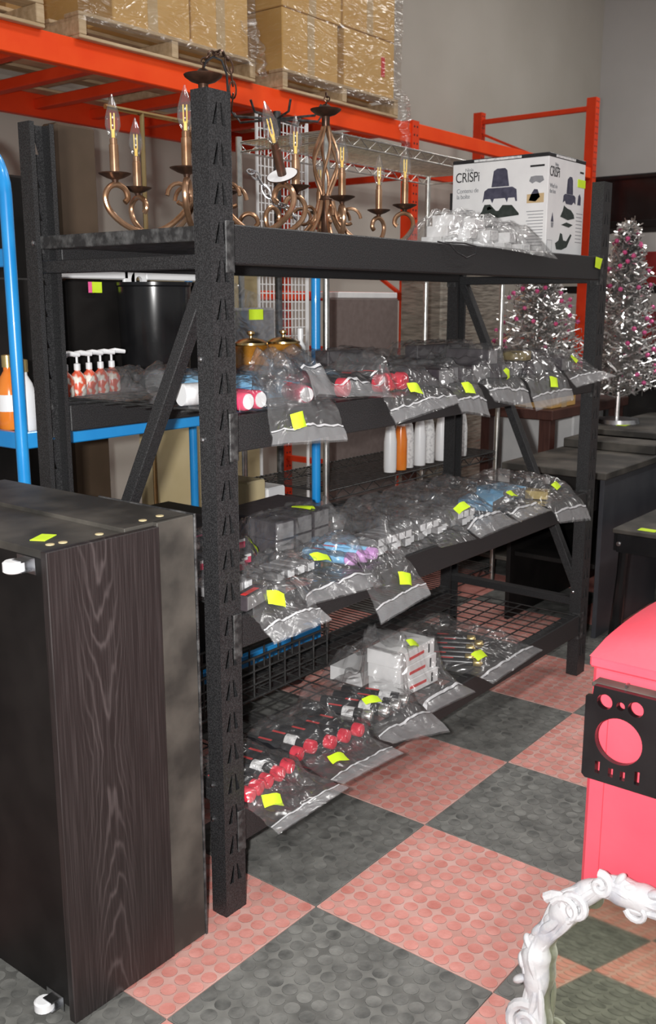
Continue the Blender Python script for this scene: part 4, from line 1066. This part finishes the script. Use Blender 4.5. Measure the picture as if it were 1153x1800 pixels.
# ---------------------------------------------------------------- ornate mirror leaning on the cart
TH = radians(10.3)
mr = thing('ornate_mirror', 'whitewashed ornate scroll framed mirror leaning on the red cart', 'mirror', (-.012, 0, 0))
MM = Matrix(((0, 0, -cos(TH), 0), (-1, 0, 0, 0), (0, 1, 0, 0), (0, 0, 0, 1)))
def mp(a, h, o=0):   # a along -y, h up the tilted plane, o toward the viewer
    return Vector((h*sin(TH)-o*cos(TH), -a, h*cos(TH)+o*sin(TH)))
cl = [(.80, .05), (.792, .10), (.786, .16), (.784, .21), (.778, .25), (.785, .285), (.806, .325), (.832, .372), (.866, .408), (.905, .424), (.945, .424), (.985, .432), (1.02, .445)]
half = cl; full = half+[(2.04-a, h) for a, h in half[-2::-1]]
low = [(1.19, .03), (1.10, .022), (1.02, .020), (.94, .022), (.85, .03)]
path = full+low
pts = []; rad = []; cen = []
n = len(path)
for i in range(n):
    for k in range(5):
        t = k/5; p0, p1, p2, p3 = [Vector(path[(i+j) % n]) for j in (-1, 0, 1, 2)]
        q = .5*((2*p1)+(p2-p0)*t+(2*p0-5*p1+4*p2-p3)*t*t+(3*p1-p0-3*p2+p3)*t**3)
        pts.append(mp(q.x, q.y, .018)); cen.append(q.copy()); rad.append(.0225+.004*sin((i+t)*2.1)+.002*sin((i+t)*5))
fr = MB().tube(pts, rad, 14, closed=True).build('frame_rail', M['ornate'], mr)
def spiral(a, h, r, turns, start, d=1, w=.008, o=.030):
    S = []; R_ = []
    for k in range(int(turns*16)+1):
        t = k/(turns*16); an = start+d*t*turns*2*pi; rr = r*(1-.82*t)
        S.append(mp(a+rr*cos(an), h+rr*sin(an), o+.008*t)); R_.append(w*(1-.45*t))
    MB().tube(S, R_, 8).build('scroll', M['ornate'], mr)
def leaf(a, h, ln, wd, an, o=.032, th=.012):
    b = MB(); P = []
    for j in range(9):
        s = j/8; w_ = wd*1.15*max(.12, sin(pi*min(1, .10+.84*s)))**.5*(1-.12*s)
        for k in range(8):
            q = 2*pi*k/8; P.append((s*ln, w_*cos(q), th*sin(q)*(1-.5*s)+.006*sin(pi*s)))
    n0 = 0
    for x, y, z in P: b.v.append(tuple(mp(a+x*cos(an)-y*sin(an), h+x*sin(an)+y*cos(an), o+z)))
    for j in range(8):
        for k in range(8):
            k2 = (k+1) % 8; b.f.append((j*8+k, j*8+k2, j*8+8+k2, j*8+8+k))
    b.f.append(tuple(range(8))); b.f.append(tuple(64+k for k in range(8)))
    b.build('leaf', M['ornate'], mr)
def along(off, o0, w0, fq, ph, i0, i1, nm='carved_ridge'):
    S = []; R_ = []; N = len(cen)
    for q in range(i0, i1):
        p = cen[q % N]; t = (cen[(q+1) % N]-cen[(q-1) % N]).normalized(); nn = Vector((-t.y, t.x))
        k = (q-i0)/(i1-i0-1); a = off+.006*sin(q*fq+ph)
        pp = p+nn*a; S.append(mp(pp.x, pp.y, o0+.003*sin(q*fq*1.3+ph))); R_.append(w0*(.35+.65*sin(pi*min(1, .06+.94*k))**.6)*(1+.25*sin(q*fq*2)))
    MB().tube(S, R_, 8).build(nm, M['ornate'], mr)
NC = len(cen)
for q0 in range(0, NC, 12):
    along(.0, .034, .0085, .35, q0, q0, q0+15)
    along(.013, .029, .0075, .3, q0*.7, q0+4, q0+17); along(-.013, .029, .0075, .3, q0*.5+2, q0+2, q0+15)
def knob(a, h, ra, rb, an, o=.026):
    b = MB(); n, m_ = 10, 12
    for j in range(n+1):
        ph = pi*j/n
        for k in range(m_):
            q = 2*pi*k/m_; x, y, z = ra*cos(ph), rb*sin(ph)*cos(q), .013*sin(ph)*sin(q)
            b.v.append(tuple(mp(a+x*cos(an)-y*sin(an), h+x*sin(an)+y*cos(an), o+z)))
    for j in range(n):
        for k in range(m_):
            k2 = (k+1) % m_; b.f.append((j*m_+k, j*m_+k2, (j+1)*m_+k2, (j+1)*m_+k))
    b.build('leaf', M['ornate'], mr)
for sgn in (1, -1):
    f = (lambda a: a) if sgn == 1 else (lambda a: 2.04-a)
    g = (lambda an: an) if sgn == 1 else (lambda an: pi-an)
    sd = sgn
    spiral(f(.780), .128, .036, 1.6, g(pi*.45), sd, .011, .030); spiral(f(.815), .105, .022, 1.3, g(0), sd, .007, .034)
    spiral(f(.846), .372, .026, 1.4, g(pi*1.1), -sd, .009, .036); spiral(f(.826), .350, .042, .55, g(pi*.85), -sd, .010, .034); spiral(f(.836), .358, .034, .6, g(pi*.9), -sd, .007, .040)
    spiral(f(.885), .428, .020, 1.3, g(pi*.6), -sd, .009, .034); spiral(f(.955), .410, .024, .6, g(-pi*.9), sd, .007, .032)
    for (a, h, ra, rb, an) in ((.757, .236, .016, .008, 1.9), (.756, .200, .014, .008, .6), (.766, .272, .018, .009, 2.2), (.780, .303, .018, .009, .9), (.798, .335, .018, .008, 1.0),
                               (.913, .445, .016, .008, 1.1), (.931, .440, .014, .008, .2), (.948, .406, .020, .010, .1), (.975, .442, .016, .009, .3)):
        knob(f(a), h, ra, rb, g(an))
glp = [q for q in path]
b = MB(); P = [mp(a, h, .0) for a, h in glp]; P2 = [mp(a, h, .004) for a, h in glp]; c = len(P)
b.v += [tuple(p) for p in P]+[tuple(p) for p in P2]; b.f.append(tuple(range(c))); b.f.append(tuple(range(c, 2*c)))
for i in range(c): j = (i+1) % c; b.f.append((i, j, c+j, c+i))
b.build('mirror_glass', M['mirror'], mr, smooth=False)
b = MB(); P = [mp(a, h, -.012) for a, h in glp]; P2 = [mp(a, h, -.001) for a, h in glp]
b.v += [tuple(p) for p in P]+[tuple(p) for p in P2]; b.f.append(tuple(range(c))); b.f.append(tuple(range(c, 2*c)))
for i in range(c): j = (i+1) % c; b.f.append((i, j, c+j, c+i))
b.build('back_board', M['brown'], mr, smooth=False)

# ---------------------------------------------------------------- right side background
ltb = thing('low_black_table', 'low black table with splayed legs and a neon sticker on its top', 'table', (2.23, .01, 0))
MB().box((0, -.62, .515), (1.0, .0, .534), .003).build('table_top', M['dusty'], ltb)
for a, b_ in (((0, -.02, .44), (.018, -.60, .514)), ((.02, -.018, .44), (.98, 0, .514)), ((.982, -.60, .44), (1.0, -.02, .514)), ((.02, -.62, .44), (.98, -.602, .514))): MB().box(a, b_, .002).build('apron', M['blackgloss'], ltb)
for x, y, dx, dy in ((.04, -.04, .10, .06), (.04, -.56, .06, .05), (.94, -.04, .04, .04), (.94, -.56, .04, -.04)):
    lg = MB().tube([(x, y, .512), (x+dx*.25, y+dy*.25, .34), (x+dx, y+dy, .012)], [.022, .020, .026], 10).build('leg', M['blackgloss'], ltb)
    MB().lathe([(.035, 0), (.035, .012), (.02, .02)], 14, T(x+dx, y+dy, 0)).build('foot', M['blackgloss'], lg)
MB().lathe([(.009, 0), (.009, .003), (.005, .006)], 12, T(-.001, -.03, .475) @ RY(-pi/2)).build('bolt', M['bolt'], ltb)
MB().box((.03, -.16, .5345), (.075, -.09, .5355)).build('price_sticker', M['sticker'], ltb)
blister(.37, .53, .735, 'second black carton with magenta stripe next to the post on shelf three')['label'] = 'black carton with magenta stripe standing nearer the slotted post'
dk = thing('black_desk', 'dusty topped black desk behind the far rack post', 'desk', (2.33, .10, 0))
MB().box((0.02, .0, .70), (.80, .48, .73), .003).build('desk_top', M['dusty'], dk); MB().box((.62, .02, .731), (.80, .47, .775), .004).build('back_ledge', M['dusty'], dk)
MB().box((.06, .02, 0), (.76, .04, .699), .002).build('side_panel', M['slate'], dk); MB().box((.06, .44, 0), (.76, .46, .699), .002).build('side_panel', M['black'], dk)
d_ = MB().box((.05, .05, .56), (.075, .43, .695), .003).build('drawer', M['black'], dk); MB().lathe([(.012, 0), (.012, .012), (.016, .018), (.005, .022)], 12, T(.049, .18, .63) @ RY(-pi/2)).build('knob', M['chrome'], d_)
MB().box((.08, .05, .3), (.75, .43, .32), .002).build('shelf', M['black'], dk); MB().box((.046, .26, .652), (.0495, .37, .68)).build('paper_label', M['white'], dk)
dk2 = thing('far_black_desk', 'black desk with a dusty top and green sticker beneath the silver tree', 'desk', (3.20, -.25, 0))
MB().box((0, 0, .77), (.9, .82, .80), .003).build('desk_top', M['dusty'], dk2); MB().box((.04, .78, 0), (.86, .80, .769), .002).build('side_panel', M['black'], dk2); MB().box((.04, .02, 0), (.86, .04, .769), .002).build('side_panel', M['black'], dk2)
MB().box((.06, .05, .42), (.09, .4, .76), .004).build('drawer', M['black'], dk2); MB().box((.06, .05, .05), (.09, .4, .40), .004).build('drawer', M['black'], dk2); MB().box((.17, .68, .801), (.24, .73, .8025)).build('price_sticker', M['sticker'], dk2)
MB().tube([(.06, .1, .55), (.04, .1, .55), (.04, .3, .55), (.06, .3, .55)], .006, 8).build('handle', M['bolt'], dk2)
bt = thing('brown_side_table', 'dark brown wooden table with two lower shelves behind the wire unit', 'table', (2.88, .60, 0))
MB().box((0, 0, .86), (.95, .9, .91), .004).build('table_top', M['brown'], bt)
for x in (.02, .87):
    for y in (.02, .82): MB().box((x, y, 0), (x+.06, y+.06, .859), .003).build('leg', M['brown'], bt)
for z in (.12, .30): MB().box((.03, .03, z), (.92, .87, z+.02), .002).build('shelf', M['dusty'], bt)
tag(MB().box((3.0, .66, .322), (3.7, 1.0, .56), .005).build('white_carton', M['white']), 'white carton on the brown table shelf', 'box')
tag(MB().box((3.9, .95, 0), (4.6, 1.5, .85), .01).build('white_cabinet', M['white']), 'plain white cabinet behind the brown table', 'cabinet')
carton(2.93, 3.20, .63, .95, .911, 1.03, 'flat open cardboard tray on the dark brown table', group=None)
tvb = thing('black_display_cabinet', 'black cabinet standing behind the far desk and silver tree', 'cabinet', (4.2, .28, 0))
MB().box((0, -.6, 0), (.4, .62, 1.16), .006).build('body', M['black'], tvb); MB().box((-.004, -.58, .62), (0, .60, 1.13)).build('front_panel', M['blackgloss'], tvb)
# silver tinsel trees
def tinsel(loc, h, r, label, seed, nb=150):
    t = thing('tinsel_tree', label, 'tree', loc, 0, 'silver tinsel trees'); rnd = random.Random(seed)
    MB().tube([(0, 0, 0), (0, 0, h)], .012, 8).build('trunk', M['tinsel'], t)
    MB().lathe([(.12, 0), (.11, .02), (.02, .03)], 20).build('base', M['bolt'], t)
    b = MB(); bb = MB()
    for i in range(nb):
        z = h*(.17+.82*(i/nb)); R_ = r*(1-(z/h))**.8*(.75+.4*rnd.random())+.02; a = i*2.39996
        end = Vector((R_*cos(a), R_*sin(a), z+.12*R_)); st_ = Vector((0, 0, z-.05))
        b.tube([st_, end], .003, 4)
        for k in range(26):
            s = rnd.uniform(.25, 1.05); c = st_.lerp(end, s); d = Vector((rnd.gauss(0, 1), rnd.gauss(0, 1), rnd.gauss(0, 1))).normalized()
            e = d.orthogonal().normalized()*.0045; l = rnd.uniform(.02, .042); n0 = len(b.v)
            b.v += [tuple(c-e), tuple(c+e), tuple(c+d*l+e), tuple(c+d*l-e)]; b.f.append((n0, n0+1, n0+2, n0+3))
        if rnd.random() < .28:
            bb.lathe([(.001, -.013), (.010, -.008), (.013, 0), (.010, .008), (.001, .013)], 8, Matrix.Translation(end))
    f = b.build('tinsel_branches', M['tinsel'], t, smooth=False); f['kind'] = 'stuff'
    g = bb.build('baubles', M['tinselpink'], t); g['kind'] = 'stuff'
tinsel((3.50, .53, .801), 1.02, .25, 'tall silver tinsel tree with pink baubles on the far desk', 3, 250)
tinsel((3.62, 1.07, .911), .84, .29, 'bushy silver tinsel tree on the brown table behind the far post', 8, 230)
# far black shelf against the side wall
sh = thing('far_black_shelf', 'black storage shelf with a tote and cartons near the far wall', 'shelving', (6.9, .3, 0))
for y in (0, 2.2):
    for x in (0, .6): MB().box((x, y, 0), (x+.05, y+.05, 2.10), .004).build('post', M['black'], sh)
for z in (.5, 1.0, 1.5, 2.04): MB().box((0, 0, z), (.65, 2.25, z+.06), .004).build('shelf_board', M['black'], sh)
tt = thing('black_tote', 'black lidded plastic tote on top of the far shelf', 'tote', (7.2, 1.95, 2.101))
MB().prism([(-.25, -.30), (.25, -.30), (.25, .30), (-.25, .30)], .34).build('tub', M['blackgloss'], tt); MB().box((-.28, -.33, .34), (.28, .33, .38), .01).build('lid', M['blackgloss'], tt)
carton(6.95, 7.5, 1.05, 1.55, 2.101, 2.36, 'orange brown carton beside the black tote on the far shelf', group=None)
for i, (y, z, m) in enumerate(((.4, 1.561, 'deepred'), (.9, 1.561, 'dkcard'), (1.4, 1.561, 'deepred'), (.3, 1.061, 'dkcard'), (.8, 1.061, 'white'), (1.5, 1.061, 'deepred'), (.6, .561, 'dkcard'), (1.5, .561, 'dkcard'))):
    tag(MB().box((6.93, .3+y-.15, z), (7.4, .3+y+.25, z+.28), .01).build('storage_crate', M[m]), {'deepred': 'red storage crate on the far black shelf', 'dkcard': 'dark storage crate on the far black shelf', 'white': 'white storage crate on the far black shelf'}[m], 'crate', {'deepred': 'red crates', 'dkcard': 'dark crates', 'white': None}[m])
